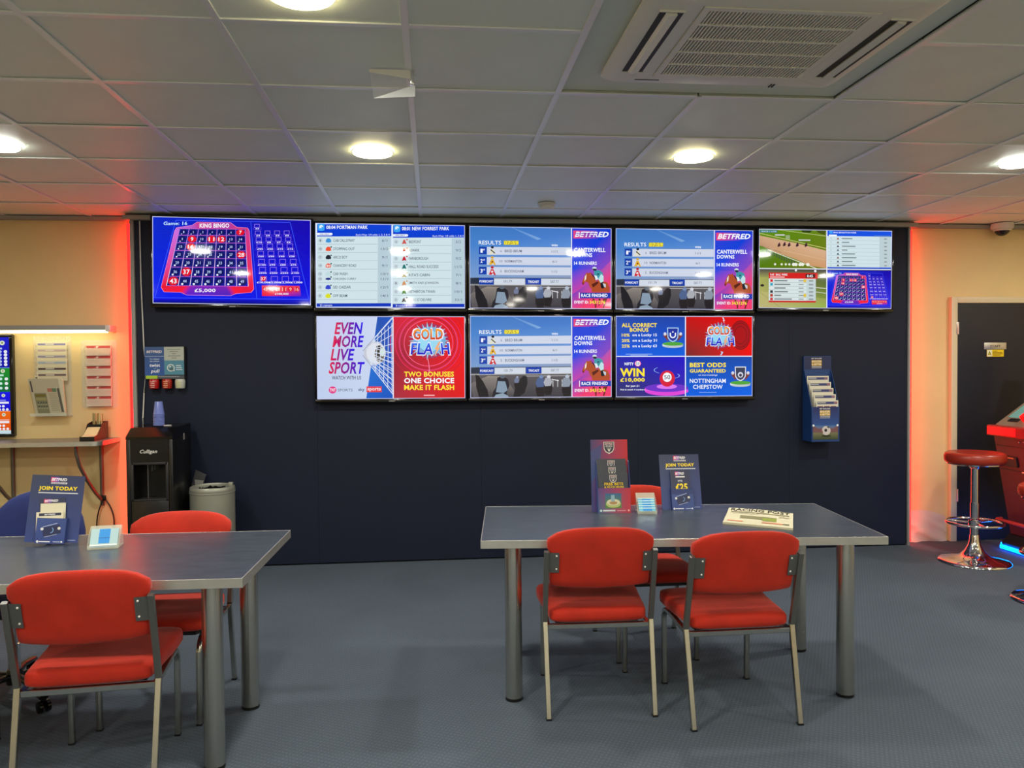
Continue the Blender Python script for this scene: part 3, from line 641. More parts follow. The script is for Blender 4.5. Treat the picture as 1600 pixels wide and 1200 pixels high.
def goldflash(c, cx, cy, s_, word=True):
    rnd = random.Random(3); c.L = 3
    c.disc(cx, cy, 195 * s_, (170, 40, 90), 175 * s_, 24); c.L = 4
    for k in range(26):
        a = 2 * PI * k / 26; r1 = (190 + rnd.uniform(0, 45)) * s_; c.poly([(cx + 130 * s_ * math.cos(a - .1), cy + 110 * s_ * math.sin(a - .1)), (cx + r1 * math.cos(a), cy + r1 * .86 * math.sin(a)), (cx + 130 * s_ * math.cos(a + .1), cy + 110 * s_ * math.sin(a + .1))], (150, 205, 235))
    c.disc(cx, cy, 165 * s_, (120, 170, 215), 140 * s_, 24); c.L = 5; c.disc(cx, cy, 120 * s_, (150, 215, 240), 105 * s_, 20)
    c.L = 6; c.text('GOLD', cx - 175 * s_, cy - 130 * s_, cx + 145 * s_, cy - 2 * s_, (245, 235, 250), .09, 0, taper=-.05); c.text('FLA', cx - 205 * s_, cy + 12 * s_, cx + 40 * s_, cy + 145 * s_, (235, 240, 255), .09, .12); c.text('H', cx + 105 * s_, cy + 12 * s_, cx + 215 * s_, cy + 145 * s_, (235, 240, 255), .09, -.12)
    c.L = 7; c.text('GOLD', cx - 165 * s_, cy - 120 * s_, cx + 135 * s_, cy - 12 * s_, (250, 170, 30), .05, 0, c2=(205, 45, 10)); c.text('FLA', cx - 192 * s_, cy + 22 * s_, cx + 32 * s_, cy + 135 * s_, (40, 110, 235), .04, .12, c2=(10, 0, 190)); c.text('H', cx + 112 * s_, cy + 22 * s_, cx + 205 * s_, cy + 135 * s_, (40, 90, 230), .04, -.12, c2=(10, 0, 190))
    c.L = 8; c.poly([(cx + 95 * s_, cy + 5 * s_), (cx + 50 * s_, cy + 82 * s_), (cx + 70 * s_, cy + 86 * s_), (cx + 45 * s_, cy + 160 * s_), (cx + 104 * s_, cy + 70 * s_), (cx + 84 * s_, cy + 64 * s_), (cx + 112 * s_, cy + 8 * s_)], (245, 170, 120))
def sport_ad(c):
    c.rect4(40, 40, 820, 900, (196, 208, 240), (205, 215, 242), (200, 215, 240), (190, 205, 235)); c.L = 1
    c.poly([(668, 50), (825, 50), (825, 880), (552, 880), (600, 560), (640, 250)], (20, 90, 190), [(30, 80, 175), (15, 80, 190), (15, 80, 190), (20, 95, 200), (20, 110, 210), (30, 100, 200)])
    c.L = 2; c.disc(640, 420, 110, (196, 200, 212), 118, 24); c.disc(650, 420, 95, (222, 224, 230), 100, 24); c.L = 3; c.disc(690, 430, 52, (110, 100, 90), 80, 16); c.poly([(655, 350), (700, 340), (715, 420), (690, 480), (660, 450)], (60, 56, 52)); c.disc(715, 410, 26, (205, 225, 215), 44, 14)
    c.L = 4
    for k in range(8):
        y0 = 90 + k * 72; c.line(610 - 6 * k, 300 + 30 * k, 822, y0 - 40 + 20 * k, 6, (215, 225, 245)); c.line(540 + 8 * k, 350 + 24 * k, 822, 420 + 55 * k, 6, (215, 225, 245))
    for k in range(6): c.line(640 + 34 * k, 260 - 28 * k, 600 + 42 * k, 560 + 50 * k, 6, (215, 225, 245))
    c.line(610, 560, 822, 835, 8, (220, 230, 250)); c.line(640, 270, 820, 70, 8, (220, 230, 250)); c.line(520, 400, 640, 262, 6, (150, 160, 185)); c.line(520, 440, 610, 560, 6, (150, 160, 185))
    c.L = 5
    for t, x0, y0, x1, y1 in (('EVEN', 240, 112, 524, 232), ('MORE', 220, 244, 532, 362), ('LIVE', 200, 376, 440, 494), ('SPORT', 182, 506, 540, 628)):
        c.text(t, x0, y0, x1, y1, (225, 20, 70), .05, .22, c2=(30, 0, 235), horiz=True)
    c.text('WATCH WITH US', 216, 648, 502, 684, (50, 55, 85), .02, .15)
    c.disc(220, 788, 38, (225, 50, 130), 36, 20); c.L = 6; c.text('TNT', 192, 772, 250, 804, WHITE, .04); c.L = 5; c.text('SPORTS', 270, 776, 418, 802, (70, 72, 84)); c.text('sky', 474, 768, 536, 808, (60, 80, 130), .03); c.rect(556, 752, 708, 810, (228, 60, 70)); c.L = 6; c.text('sports', 566, 764, 698, 804, WHITE, .02)
    # right half
    c.L = 1; c.rect4(828, 40, 1600, 480, (215, 20, 60), (235, 10, 20), (240, 0, 20), (150, 20, 50)); c.rect4(828, 480, 1600, 900, (150, 20, 50), (240, 0, 20), (225, 10, 15), (165, 40, 60))
    c.L = 2
    for r, col in ((390, (200, 20, 50)), (340, (235, 30, 90)), (330, (190, 20, 60)), (300, (225, 60, 120)), (275, (160, 20, 60)), (250, (245, 90, 140))): c.ring(1180, 320, r, 7 if r != 300 else 12, col, ry=r * .93, n=40)
    goldflash(c, 1190, 300, 1.0)
    c.L = 5; c.line(1175, 480, 1190, 610, 5, (245, 150, 190)); c.line(1190, 560, 1170, 640, 3, (245, 150, 190))
    c.text('TWO BONUSES', 932, 604, 1436, 656, (255, 225, 60), .06); c.text('ONE CHOICE', 932, 668, 1438, 722, WHITE, .06); c.text('MAKE IT FLASH', 932, 736, 1438, 788, (255, 225, 60), .06); c.rect(1130, 836, 1240, 846, (250, 190, 195))
    c.L = 6; c.rect(818, 50, 828, 890, (235, 235, 250))
def offers(c):
    c.rect4(40, 60, 796, 490, (30, 70, 165), (30, 66, 165), (0, 95, 225), (0, 90, 225)); c.rect4(806, 60, 1560, 490, (200, 10, 15), (240, 0, 5), (240, 0, 5), (120, 40, 40)); c.rect4(40, 500, 796, 930, (30, 30, 170), (30, 10, 200), (60, 40, 170), (50, 50, 90)); c.rect4(806, 500, 1560, 930, (15, 70, 165), (20, 75, 170), (0, 100, 230), (0, 95, 225))
    c.L = 2; Y_ = (255, 228, 50)
    c.text('ALL CORRECT', 118, 142, 494, 186, Y_, .06); c.text('BONUS', 204, 192, 404, 234, Y_, .06)
    for k, (a, b) in enumerate((('10%', 'on a Lucky 15'), ('20%', 'on a Lucky 31'), ('25%', 'on a Lucky 63'))):
        y = 252 + 58 * k; c.text(a, 118, y, 204, y + 34, Y_, .05); c.text(b, 232, y, 494, y + 38, WHITE, .04)
    c.rect(160, 468, 446, 472, (190, 215, 245)); c.rect(210, 480, 396, 484, (190, 215, 245))
    def podium(x, y, shield, rim):
        c.L = 2; c.disc(x, y + 96, 112, (190, 200, 200), 24, 24); c.rect(x - 112, y + 78, x + 112, y + 96, (225, 232, 230), (150, 165, 175), horiz=True); c.L = 3; c.disc(x, y + 76, 112, (80, 165, 60), 20, 24)
        for sx in (-1, 1): c.poly([(x + sx * 52, y + 52), (x + sx * 104, y - 10), (x + sx * 96, y - 40), (x + sx * 70, y - 38), (x + sx * 48, y + 10)], (120, 60, 60)); c.disc(x + sx * 84, y - 28, 16, (215, 215, 225), 18)
        c.L = 4; c.poly([(x - 62, y - 96), (x + 62, y - 96), (x + 58, y + 10), (x + 34, y + 44), (x, y + 60), (x - 34, y + 44), (x - 58, y + 10)], rim); c.L = 5; c.poly([(x - 52, y - 86), (x + 52, y - 86), (x + 48, y + 6), (x + 28, y + 34), (x, y + 48), (x - 28, y + 34), (x - 48, y + 6)], shield)
    podium(665, 285, (30, 50, 160), (170, 205, 240)); c.L = 6; c.ring(665, 268, 34, 13, WHITE, n=16, a0=0, a1=PI); c.rect(631, 245, 644, 268, WHITE); c.rect(686, 245, 699, 268, WHITE); c.disc(665, 236, 8, WHITE)
    c.L = 1; c.disc(1400, 270, 110, (170, 15, 25), 150, 24)
    c.L = 2
    for r in (112, 95, 70): c.ring(1400, 270, r, 6, (120, 15, 25), ry=r * 1.4, n=30)
    goldflash(c, 1175, 275, .78)
    c.L = 8; c.poly([(1200, 80), (1214, 84), (1228, 120), (1216, 118), (1226, 150), (1206, 112), (1214, 110)], (220, 225, 250)); c.poly([(1180, 440), (1212, 450), (1190, 486), (1176, 484), (1192, 458)], (190, 210, 245))
    c.L = 2; c.text('NIFTY', 148, 558, 246, 588, WHITE, .05); c.disc(290, 570, 34, (235, 90, 160), 32); c.L = 3; c.disc(290, 570, 26, WHITE, 25); c.L = 4; c.text('50', 272, 556, 308, 584, (60, 70, 120), .02)
    c.L = 2; c.text('WIN', 100, 620, 362, 708, Y_, .07); c.text('£10,000', 102, 722, 364, 770, Y_, .06); c.text('for just £1', 162, 796, 304, 824, WHITE, .04); c.text('Pick & match 4 numbers', 104, 838, 362, 854, WHITE, .03)
    c.L = 2; c.disc(600, 860, 235, (225, 70, 215), 52, 30); c.rect(365, 826, 796, 862, (235, 90, 225)); c.L = 3; c.disc(600, 828, 232, (110, 50, 200), 44, 30); c.disc(600, 815, 110, (220, 120, 240), 26, 24)
    c.L = 4; c.disc(605, 730, 82, (215, 30, 60), 86, 26); c.L = 5; c.disc(604, 716, 48, WHITE, 50, 22); c.L = 6; c.text('50', 572, 692, 638, 738, (40, 44, 60), .01)
    c.L = 5; c.ring(600, 640, 140, 8, (150, 190, 255), ry=40, n=20, a0=PI * .7, a1=PI * 1.25); c.ring(660, 700, 80, 9, (150, 180, 255), ry=28, n=16, a0=-.8, a1=1.2)
    c.L = 2; c.text('BEST ODDS', 848, 562, 1244, 610, Y_, .06); c.text('GUARANTEED', 848, 630, 1240, 668, Y_, .06); c.text('on two meetings', 942, 686, 1148, 706, WHITE, .02); c.text('NOTTINGHAM', 848, 732, 1240, 778, WHITE, .03); c.text('CHEPSTOW', 884, 796, 1206, 842, WHITE, .03); c.rect(950, 876, 1140, 880, (190, 215, 245))
    podium(1400, 700, (60, 65, 90), (225, 225, 235)); c.L = 6; c.disc(1400, 692, 30, (210, 215, 230)); c.L = 7; c.disc(1400, 696, 16, (60, 50, 80))
    c.L = 8; c.rect(795, 60, 806, 930, (225, 232, 250)); c.rect(40, 489, 1560, 500, (225, 232, 250))
def fourway(c):
    c.rect4(40, 50, 806, 500, (90, 140, 10), (100, 130, 20), (110, 120, 20), (80, 120, 0)); c.L = 1
    c.poly([(52, 130), (480, 215), (806, 295), (806, 495), (640, 470), (450, 390), (240, 320), (52, 240)], (200, 160, 120), [(205, 165, 130), (210, 165, 130), (215, 175, 140), (205, 150, 105), (205, 150, 105), (200, 155, 110), (195, 150, 115), (185, 140, 110)])
    c.L = 2; c.line(52, 105, 806, 270, 9, (190, 190, 110)); c.line(240, 60, 806, 130, 6, (200, 205, 140)); c.line(150, 290, 700, 500, 8, (225, 225, 205)); c.line(60, 245, 300, 320, 5, (130, 120, 70)); c.line(330, 300, 790, 400, 4, (225, 190, 150)); c.poly([(520, 60), (660, 62), (620, 95), (540, 90)], (40, 60, 10)); c.poly([(690, 65), (800, 70), (790, 115), (720, 95)], (70, 80, 20))
    for x, y in ((275, 235), (335, 228), (388, 232), (480, 232), (578, 232)): c.L = 3; c.poly([(x - 16, y + 14), (x - 10, y - 8), (x + 4, y - 26), (x + 12, y - 24), (x + 14, y - 4), (x + 20, y + 6), (x + 4, y + 20), (x - 10, y + 24)], (60, 30, 40)); c.disc(x + 3, y - 14, 7, (95, 40, 80))
    c.rect(350, 125, 398, 172, (150, 170, 120)); c.rect(230, 116, 340, 130, (210, 210, 215)); c.rect(495, 172, 628, 186, (210, 210, 215))
    for k in range(12): c.rect(130 + k * 28, 290 + k * 11, 146 + k * 28, 325 + k * 13, (70, 95, 60))
    for x in (232, 306, 352, 392, 440, 466, 512, 540, 600): c.disc(x, 455, 13 if x < 420 else 20, (235, 238, 225), 13 if x < 420 else 19, 8)
    c.L = 4; c.rect(62, 70, 256, 98, (60, 120, 140)); c.L = 5; c.text('RACE 1 LIVE', 80, 77, 246, 92, (225, 240, 245))
    c.L = 1; c.rect(820, 60, 1560, 500, LIST); c.rect(822, 66, 1556, 128, (10, 80, 225)); c.rect(1415, 130, 1545, 478, (188, 206, 212)); c.rect(820, 480, 1556, 500, (8, 66, 200)); c.L = 2; c.rect(840, 112, 928, 130, WHITE); c.rect(842, 70, 880, 100, (60, 165, 245))
    c.text('08:03 BRIGHTON PARK', 888, 78, 1152, 96, (235, 242, 255), .03); c.rect(1350, 118, 1545, 130, (90, 130, 200))
    for k in range(8):
        y = 155 + 43.5 * k; c.rect(828, y + 22, 1415, y + 24, (150, 165, 172)); c.disc(862, y, 8, (185, 200, 205)); c.poly([(926, y + 10), (940, y - 12), (956, y + 10)], ((150, 60, 60), (120, 90, 60), (60, 50, 60), (90, 100, 110), (40, 40, 80), (130, 60, 50), (50, 60, 80), (60, 50, 50))[k]); c.rect(985, y - 5, (1105, 1070, 1140, 1048, 1135, 1150, 1105, 1140)[k], y + 6, (115, 128, 130)); c.rect(1470, y - 6, 1500, y + 8, (140, 150, 155))
    # lower left: greyhound track with red card
    c.L = 1; c.rect4(40, 510, 806, 600, (70, 65, 70), (50, 45, 55), (110, 120, 60), (150, 150, 90)); c.rect4(40, 600, 806, 960, (165, 170, 90), (70, 90, 40), (140, 165, 70), (185, 178, 110))
    c.poly([(52, 760), (806, 840), (806, 950), (52, 950)], (170, 165, 100), [(185, 180, 115), (150, 160, 80), (150, 180, 80), (190, 180, 120)]); c.L = 2; c.line(690, 715, 806, 725, 8, (215, 215, 200)); c.line(690, 765, 806, 780, 8, (205, 210, 190)); c.disc(90, 695, 22, (40, 35, 35), 14); c.line(60, 770, 300, 950, 5, (150, 145, 95)); c.disc(466, 522, 12, WHITE); c.disc(684, 528, 14, WHITE); c.rect(690, 596, 806, 606, (220, 220, 220))
    c.L = 3; c.rect(162, 550, 712, 616, (212, 30, 30)); c.rect(162, 616, 690, 866, (214, 228, 228)); c.rect(162, 866, 690, 886, (205, 35, 30)); c.rect(584, 622, 690, 864, (196, 212, 214)); c.L = 4; c.text('9:45  BALL WIRE', 178, 560, 370, 584, WHITE, .03); c.rect(176, 594, 340, 606, (245, 190, 190)); c.rect(574, 564, 682, 604, (70, 20, 24)); c.L = 5; c.text('0:45', 590, 570, 656, 600, WHITE, .04)
    for k, col in enumerate(((215, 40, 40), (60, 160, 190), (225, 230, 230), (50, 55, 60), (180, 60, 40), (205, 60, 60))):
        y = 640 + 41.5 * k; c.L = 4; c.rect(162, y + 20, 584, y + 22, (120, 128, 130)); c.rect(178, y - 15, 208, y + 15, col); c.rect(224, y - 6, (370, 402, 350, 376, 300, 420)[k], y + 7, (120, 128, 130)); c.rect(496, y - 5, 552, y + 6, (150, 155, 155)); c.rect(612, y - 8, 660, y + 10, (150, 158, 160))
        if k in (0, 4): c.rect(552, y - 18, 582, y + 18, (225, 195, 70))
    # lower right: small bingo
    def sm(x, y): return c._base(822 + (x - 70) * (1552 - 822) / (1555 - 70), 516 + (y - 45) * (948 - 516) / (860 - 45))
    c._base = c.xf; ox0, oy0, ox1, oy1 = c.x0, c.y0, c.x1, c.y1; L0 = c.L
    c.xf = sm; d0 = c.dz
    k0 = len(c.V); bingo(c); c.xf = c._base
    lim0 = c.xf(820, 516); 
    for i in range(k0, len(c.V)):
        x, y, z = c.V[i]; c.V[i] = (max(x, lim0[0] / 1000 * c.W), y - 0.0012, min(z, (1 - lim0[1] / 1000) * c.H))
    c.L = 14; c.rect(806, 60, 818, 960, (228, 234, 245)); c.rect(40, 499, 1560, 510, (228, 234, 245))
TV = 'wall mounted betting shop television screens'
def tv(name, label, x0, x1, z0, z1, corners, draw, roll=-0.4, edge=(200, 205, 240), depth=0.06, m=None):
    W, Hh = x1 - x0, z1 - z0
    t = empty('television', (x0 + W / 2, 5.925, z0 + Hh / 2), 0, label, 'television', TV)
    t.rotation_euler = (0, math.radians(-roll), 0)
    mb = MB()
    # bezel as four bars + back
    b0, bt, bs = 0.030, 0.011, 0.0145
    mb.box(-W / 2 - bs, W / 2 + bs, -0.006, 0.02, Hh / 2, Hh / 2 + bt, 0.0035); mb.box(-W / 2 - bs, W / 2 + bs, -0.006, 0.02, -Hh / 2 - b0, -Hh / 2, 0.0045)
    mb.box(-W / 2 - bs, -W / 2, -0.006, 0.02, -Hh / 2, Hh / 2, 0.0035); mb.box(W / 2, W / 2 + bs, -0.006, 0.02, -Hh / 2, Hh / 2, 0.0035)
    mb.build('bezel', M_gloss, t, 50)
    B('back_housing', M_darkgrey, t, -W / 2 - 0.01, W / 2 + 0.01, 0.008, depth + 0.005, -Hh / 2 - b0 + 0.005, Hh / 2 + bt - 0.003, 0.004)
    B('brand_badge', mat('badge_grey', (150, 150, 150), 0.4), t, -0.022, 0.022, -0.0068, -0.0055, -Hh / 2 - 0.020, -Hh / 2 - 0.014)
    c = Canvas((0, 0, 1000, 1000), W, Hh); c.xf = quadmap(*corners)
    draw(c)
    c.xf = None; c.L = 15; c.frame(0, 0, 1000, 1000, 1, edge); e = 7
    c.rect(0, 0, e * .56, 1000, edge); c.rect(1000 - e * .56, 0, 1000, 1000, edge); c.rect(0, 0, 1000, e, edge); c.rect(0, 1000 - e, 1000, 1000, edge)
    c.build('screen', m or M_scr, t, (-W / 2, 0.004, -Hh / 2))
    return t
Q1 = ((65, 45), (1540, 85), (1555, 862), (90, 850)); Q2 = ((50, 58), (1540, 85), (1545, 908), (62, 895)); Q3 = ((62, 60), (1535, 74), (1530, 912), (70, 908))
QB1 = ((65, 50), (1548, 60), (1550, 868), (70, 882)); QB3 = ((55, 68), (1530, 70), (1530, 918), (55, 925)); Q5 = ((50, 58), (1558, 64), (1548, 952), (48, 952))
tv('t', 'large screen at far left showing a red and blue numbers game board', -1.993, -0.880, 1.938, 2.560, Q1, bingo, -0.8)
tv('t', 'upper screen listing runners in two blue headed columns', -0.846, 0.246, 1.909, 2.527, Q2, runners)
tv('t', 'third screen of the upper row, race results right of the runners list', 0.281, 1.358, 1.903, 2.514, Q3, results)
tv('t', 'fourth screen of the upper row, race results left of the four-way split screen', 1.391, 2.473, 1.895, 2.507, Q3, lambda c: results(c, False))
tv('t', 'upper right screen split four ways with racetrack pictures and small game board', 2.520, 3.606, 1.902, 2.513, Q5, fourway)
tv('t', 'lower left screen advertising EVEN MORE LIVE SPORT beside a red GOLD FLASH half', -0.846, 0.240, 1.238, 1.848, QB1, sport_ad, -0.25)
tv('t', 'lower middle screen showing race results, directly under another results screen', 0.279, 1.355, 1.233, 1.848, Q3, results, -0.25)
tv('t', 'lower right screen split into four coloured offers with a red 50 ball', 1.389, 2.468, 1.226, 1.844, QB3, offers, -0.25)
# small sensor on the panel above the third screen
tag(B('ir_sensor', M_darkgrey, None, 0.285, 0.33, 5.975, 5.999, 2.535, 2.547, 0.002), 'tiny dark sensor strip above the third screen', 'sensor')
# ================================================================ tables
TZ = 0.73
def table(loc, rz, W, D, legs, label):
    t = empty('table', (loc[0], loc[1], 0), rz, label, 'table', 'grey topped tables with steel tube legs')
    B('table_top', M_top, t, -W / 2 + 0.003, W / 2 - 0.003, -D / 2 + 0.003, D / 2 - 0.003, TZ - 0.032, TZ, 0.0)
    mb = MB()
    z0, z1 = TZ - 0.034, TZ + 0.0006
    mb.box(-W / 2 - 0.001, W / 2 + 0.001, -D / 2 - 0.001, -D / 2 + 0.003, z0, z1, 0.0008); mb.box(-W / 2 - 0.001, W / 2 + 0.001, D / 2 - 0.003, D / 2 + 0.001, z0, z1, 0.0008)
    mb.box(-W / 2 - 0.001, -W / 2 + 0.003, -D / 2 + 0.003, D / 2 - 0.003, z0, z1, 0.0008); mb.box(W / 2 - 0.003, W / 2 + 0.001, -D / 2 + 0.003, D / 2 - 0.003, z0, z1, 0.0008)
    mb.build('edge_band', M_alu, t)
    for (x, y) in legs:
        l = MB().lathe([(0.0365, 0.012), (0.0375, 0.014), (0.0375, TZ - 0.04), (0.046, TZ - 0.039), (0.046, TZ - 0.033)], 32, cx=x, cyy=y).build('leg', M_steel, t, 40)
        MB().lathe([(0.034, 0.0), (0.038, 0.002), (0.038, 0.0135)], 28, cx=x, cyy=y).build('foot', M_black, l, 40)
    return t
table((1.102, 3.685), math.radians(-5.3), 1.745, 0.82, [(-0.735, -0.30), (0.735, -0.30), (-0.735, 0.26), (0.735, 0.26)], 'right hand grey table holding the folded newspaper, with tubular steel legs')
table((-1.545, 3.312), math.radians(-1.6), 1.75, 0.825, [(0.735, -0.30), (0.735, 0.215), (-0.735, -0.30), (-0.735, 0.215)], 'left hand grey table cut off by the left edge of the picture')

# ================================================================ red chairs
def superring(w_, t_, n, e, y, axis='z', cx=0, cz=0, bow=0.0):
    pts = []
    for k in range(n):
        a = 2 * PI * k / n; ca, sa = math.cos(a), math.sin(a)
        u = math.copysign(abs(ca) ** (2 / e), ca) * w_; v = math.copysign(abs(sa) ** (2 / e), sa) * t_
        pts.append((u, v))
    return pts
WELD_Z, UP_Z = 0.378, 0.705
def lean(z): return -0.15 - 0.085 * (z - WELD_Z) / (UP_Z - WELD_Z)
def make_chair(label):
    t = empty('red_chair', (0, 0, 0), 0, label, 'chair', 'red upholstered stacking chairs')
    # seat cushion
    rings = []; N_ = 40
    prof = [(-0.172, .17, .006), (-0.170, .19, .020), (-0.160, .203, .030), (-0.14, .208, .0345), (-0.08, .214, .036), (0, .220, .037), (0.08, .227, .037), (0.15, .233, .036), (0.20, .233, .034), (0.235, .222, .030), (0.255, .205, .023), (0.266, .18, .014), (0.270, .15, .005)]
    for (y, w_, th) in prof:
        r = []
        for (u, v) in superring(w_, th, N_, 5.0, y):
            dip = 0.006 * (1 - (u / 0.22) ** 2) if v > 0 else 0
            r.append((u, y, 0.4125 + v + (0.004 if y > 0.1 else 0) - dip * 0.6 * (1 if abs(y) < .15 else .3)))
        rings.append(r)
    MB().loft(rings).build('seat', M_red, t, 60)
    # seat base board
    MB().prism([(-0.18, -0.12), (0.18, -0.12), (0.2, 0.19), (0.18, 0.22), (-0.18, 0.22), (-0.2, 0.19)], 0.3685, 0.380, 'z').build('seat_board', M_black, t)
    # backrest
    rings = []
    prof = [(0.548, .198, .005), (0.551, .206, .013), (0.558, .210, .020), (0.575, .212, .025), (0.60, .212, .026), (0.64, .212, .0265), (0.68, .213, .0265), (0.703, .216, .0265), (0.715, .224, .026), (0.735, .2255, .0255), (0.755, .222, .0245), (0.772, .210, .022), (0.786, .188, .019), (0.796, .155, .015), (0.802, .11, .010), (0.805, .05, .004)]
    for (z, w_, th) in prof:
        r = []
        for (u, v) in superring(w_, th, 44, 6.0, z):
            q = (u / 0.225) ** 2
            zz = z + (0.012 * (q - 1) if z < 0.57 else 0) * (1 if z < 0.56 else .5) - (0.008 * q if z > 0.76 else 0)
            r.append((u, lean(z) + 0.014 + 0.022 * q - 0.008 + v, zz))
        rings.append(r)
    MB().loft(rings).build('backrest', M_red, t, 60)
    for s_ in (-1, 1):
        # rear leg
        r = 0.0105
        l = MB().tube([(s_ * .224, -.235, 0.006), (s_ * .228, lean(WELD_Z), WELD_Z + 0.012)], r, square=True, up=(0, 1, 0)).build('leg', M_frame, t)
        B('foot', M_black, l, s_ * .224 - .0115, s_ * .224 + .0115, -.2465, -.2235, 0, 0.008, 0.001)
        # front leg with its bend
        path = [(s_ * .197, .245, 0.006), (s_ * .199, .245, 0.30)]
        for k in range(1, 7):
            a = PI / 2 * k / 6; path.append((s_ * .2, .245 - 0.058 * (1 - math.cos(a)), 0.30 + 0.058 * math.sin(a)))
        path.append((s_ * .204, 0.12, 0.362))
        l = MB().tube(path, r, square=True, up=(1, 0, 0)).build('leg', M_frame, t, 50)
        B('foot', M_black, l, s_ * .197 - .0115, s_ * .197 + .0115, .2335, .2565, 0, 0.008, 0.001)
        # upright
        MB().tube([(s_ * .228, lean(WELD_Z + .012), WELD_Z + 0.012), (s_ * .228, lean(UP_Z), UP_Z)], 0.0105, square=True, up=(0, 1, 0)).build('upright', M_plate, t)
        # fixing plate on the back of the cushion
        def bp(u, z): return (s_ * u, lean(z) + 0.006 + 0.022 * (u / .225) ** 2 - 0.0265 - 0.004, z)
        mb = MB(); zs = [0.612, 0.635, 0.665, 0.694, 0.700]; us = [0.176, 0.182, 0.205, 0.232]
        fr = [[bp(u, z if not (i == 0 and k == 0) else z + .0) for i, u in enumerate(us)] for k, z in enumerate(zs)]
        V = [[mb.bm.verts.new(p) for p in row] for row in fr]; V2 = [[mb.bm.verts.new((p[0], p[1] + 0.003, p[2])) for p in row] for row in fr]
        for a in range(len(zs) - 1):
            for b_ in range(len(us) - 1):
                mb.bm.faces.new([V[a][b_], V[a][b_ + 1], V[a + 1][b_ + 1], V[a + 1][b_]]); mb.bm.faces.new([V2[a][b_], V2[a + 1][b_], V2[a + 1][b_ + 1], V2[a][b_ + 1]])
        na, nb = len(zs), len(us)
        for b_ in range(nb - 1): mb.bm.faces.new([V[0][b_], V2[0][b_], V2[0][b_ + 1], V[0][b_ + 1]]); mb.bm.faces.new([V[na - 1][b_], V[na - 1][b_ + 1], V2[na - 1][b_ + 1], V2[na - 1][b_]])
        for a in range(na - 1): mb.bm.faces.new([V[a][0], V[a + 1][0], V2[a + 1][0], V2[a][0]]); mb.bm.faces.new([V[a][nb - 1], V2[a][nb - 1], V2[a + 1][nb - 1], V[a + 1][nb - 1]])
        pl = mb.build('fixing_plate', M_plate, t)
        for z in (0.628, 0.686):
            p = bp(0.187, z); MB().sphere((p[0], p[1] - 0.001, p[2]), 0.0042, 10, 6, (1, .6, 1)).build('rivet', M_white, pl, 80)
    mb = MB()
    mb.tube([(-.216, lean(WELD_Z), WELD_Z - 0.014), (.216, lean(WELD_Z), WELD_Z - 0.014)], 0.0105, square=True)
    for s_ in (-1, 1):
        mb.tube([(s_ * .204, 0.12, 0.362), (s_ * .218, lean(WELD_Z), WELD_Z - 0.014)], 0.0102, square=True)
    mb.box(-.2, .2, 0.128, 0.146, 0.352, 0.3685)
    mb.build('seat_frame', M_frame, t)
    return t
c0 = make_chair('red chair with its back to the viewer, left one at the right hand table')
def put(t, x, y, deg, label=None):
    t.location = (x, y, 0); t.rotation_euler = (0, 0, math.radians(deg))
    if label: t['label'] = label
    return t
put(c0, 0.697, 3.458, -2.0)
put(copy_tree(c0), 1.252, 3.302, 0.5, 'red chair with its back to the viewer below the folded newspaper')
put(copy_tree(c0), 1.100, 4.055, 179.3, 'red chair facing the viewer on the far side of the right hand table')
put(copy_tree(c0), -1.215, 3.015, 4.6, 'red chair at lower left, the nearest, with its back to the viewer')
put(copy_tree(c0), -1.175, 3.60, 180.4, 'red chair facing the viewer behind the left table, in front of the water cooler')
put(copy_tree(c0), -1.925, 3.05, 4.0, 'red chair at the left edge of the picture, only its seat corner in view')

# ================================================================ blue swivel chair
t = empty('swivel_chair', (-1.90, 3.76, 0), PI, 'navy blue office swivel chair behind the left hand table', 'chair')
rings = []
for (z, w_, th) in [(0.50, .13, .006), (0.505, .175, .02), (0.52, .2, .03), (0.56, .215, .035), (0.64, .222, .036), (0.70, .220, .036), (0.76, .205, .034), (0.81, .178, .031), (0.85, .14, .026), (0.872, .10, .019), (0.884, .06, .010), (0.888, .03, .004)]:
    rings.append([(u, -0.26 - 0.09 * (z - .5) + 0.05 * (u / .22) ** 2 + v, z) for u, v in superring(w_, th, 44, 4, z)])
MB().loft(rings).build('backrest', M_bluefab, t, 60)
rings = []
for (y, w_, th) in [(-.235, .14, .008), (-.225, .19, .026), (-.20, .215, .034), (-.1, .232, .037), (0, .236, .038), (.1, .234, .037), (.17, .225, .034), (.20, .20, .026), (.215, .15, .01)]:
    rings.append([(u, y, 0.455 + v) for u, v in superring(w_, th, 44, 4, y)])
MB().loft(rings).build('seat', M_bluefab, t, 60)
B('mechanism', M_black, t, -0.09, 0.09, -0.13, 0.1, 0.375, 0.417, 0.008)
mb = MB(); mb.tube([(0, -.1, .385), (0, -.24, .385), (0, -.285, .41), (0, -.30, .46), (0, -.315, .60)], 0.006, rx=0.028, n=12); mb.build('back_bracket', M_black, t, 50)
MB().lathe([(0.026, 0.10), (0.026, 0.24), (0.017, 0.242), (0.017, 0.376)], 20).build('gas_lift', M_chrome, t, 40)
MB().tube([(0.05, -0.02, .40), (-.02, 0.02, .398), (-.22, 0.05, .39), (-.26, 0.055, .383)], 0.005, 8).build('lever', M_chrome, t, 60)
mb = MB(); mb.lathe([(0.034, 0.06), (0.036, 0.10), (0.028, 0.125), (0.02, 0.126)], 20); hub = mb.build('hub', M_black, t, 40)
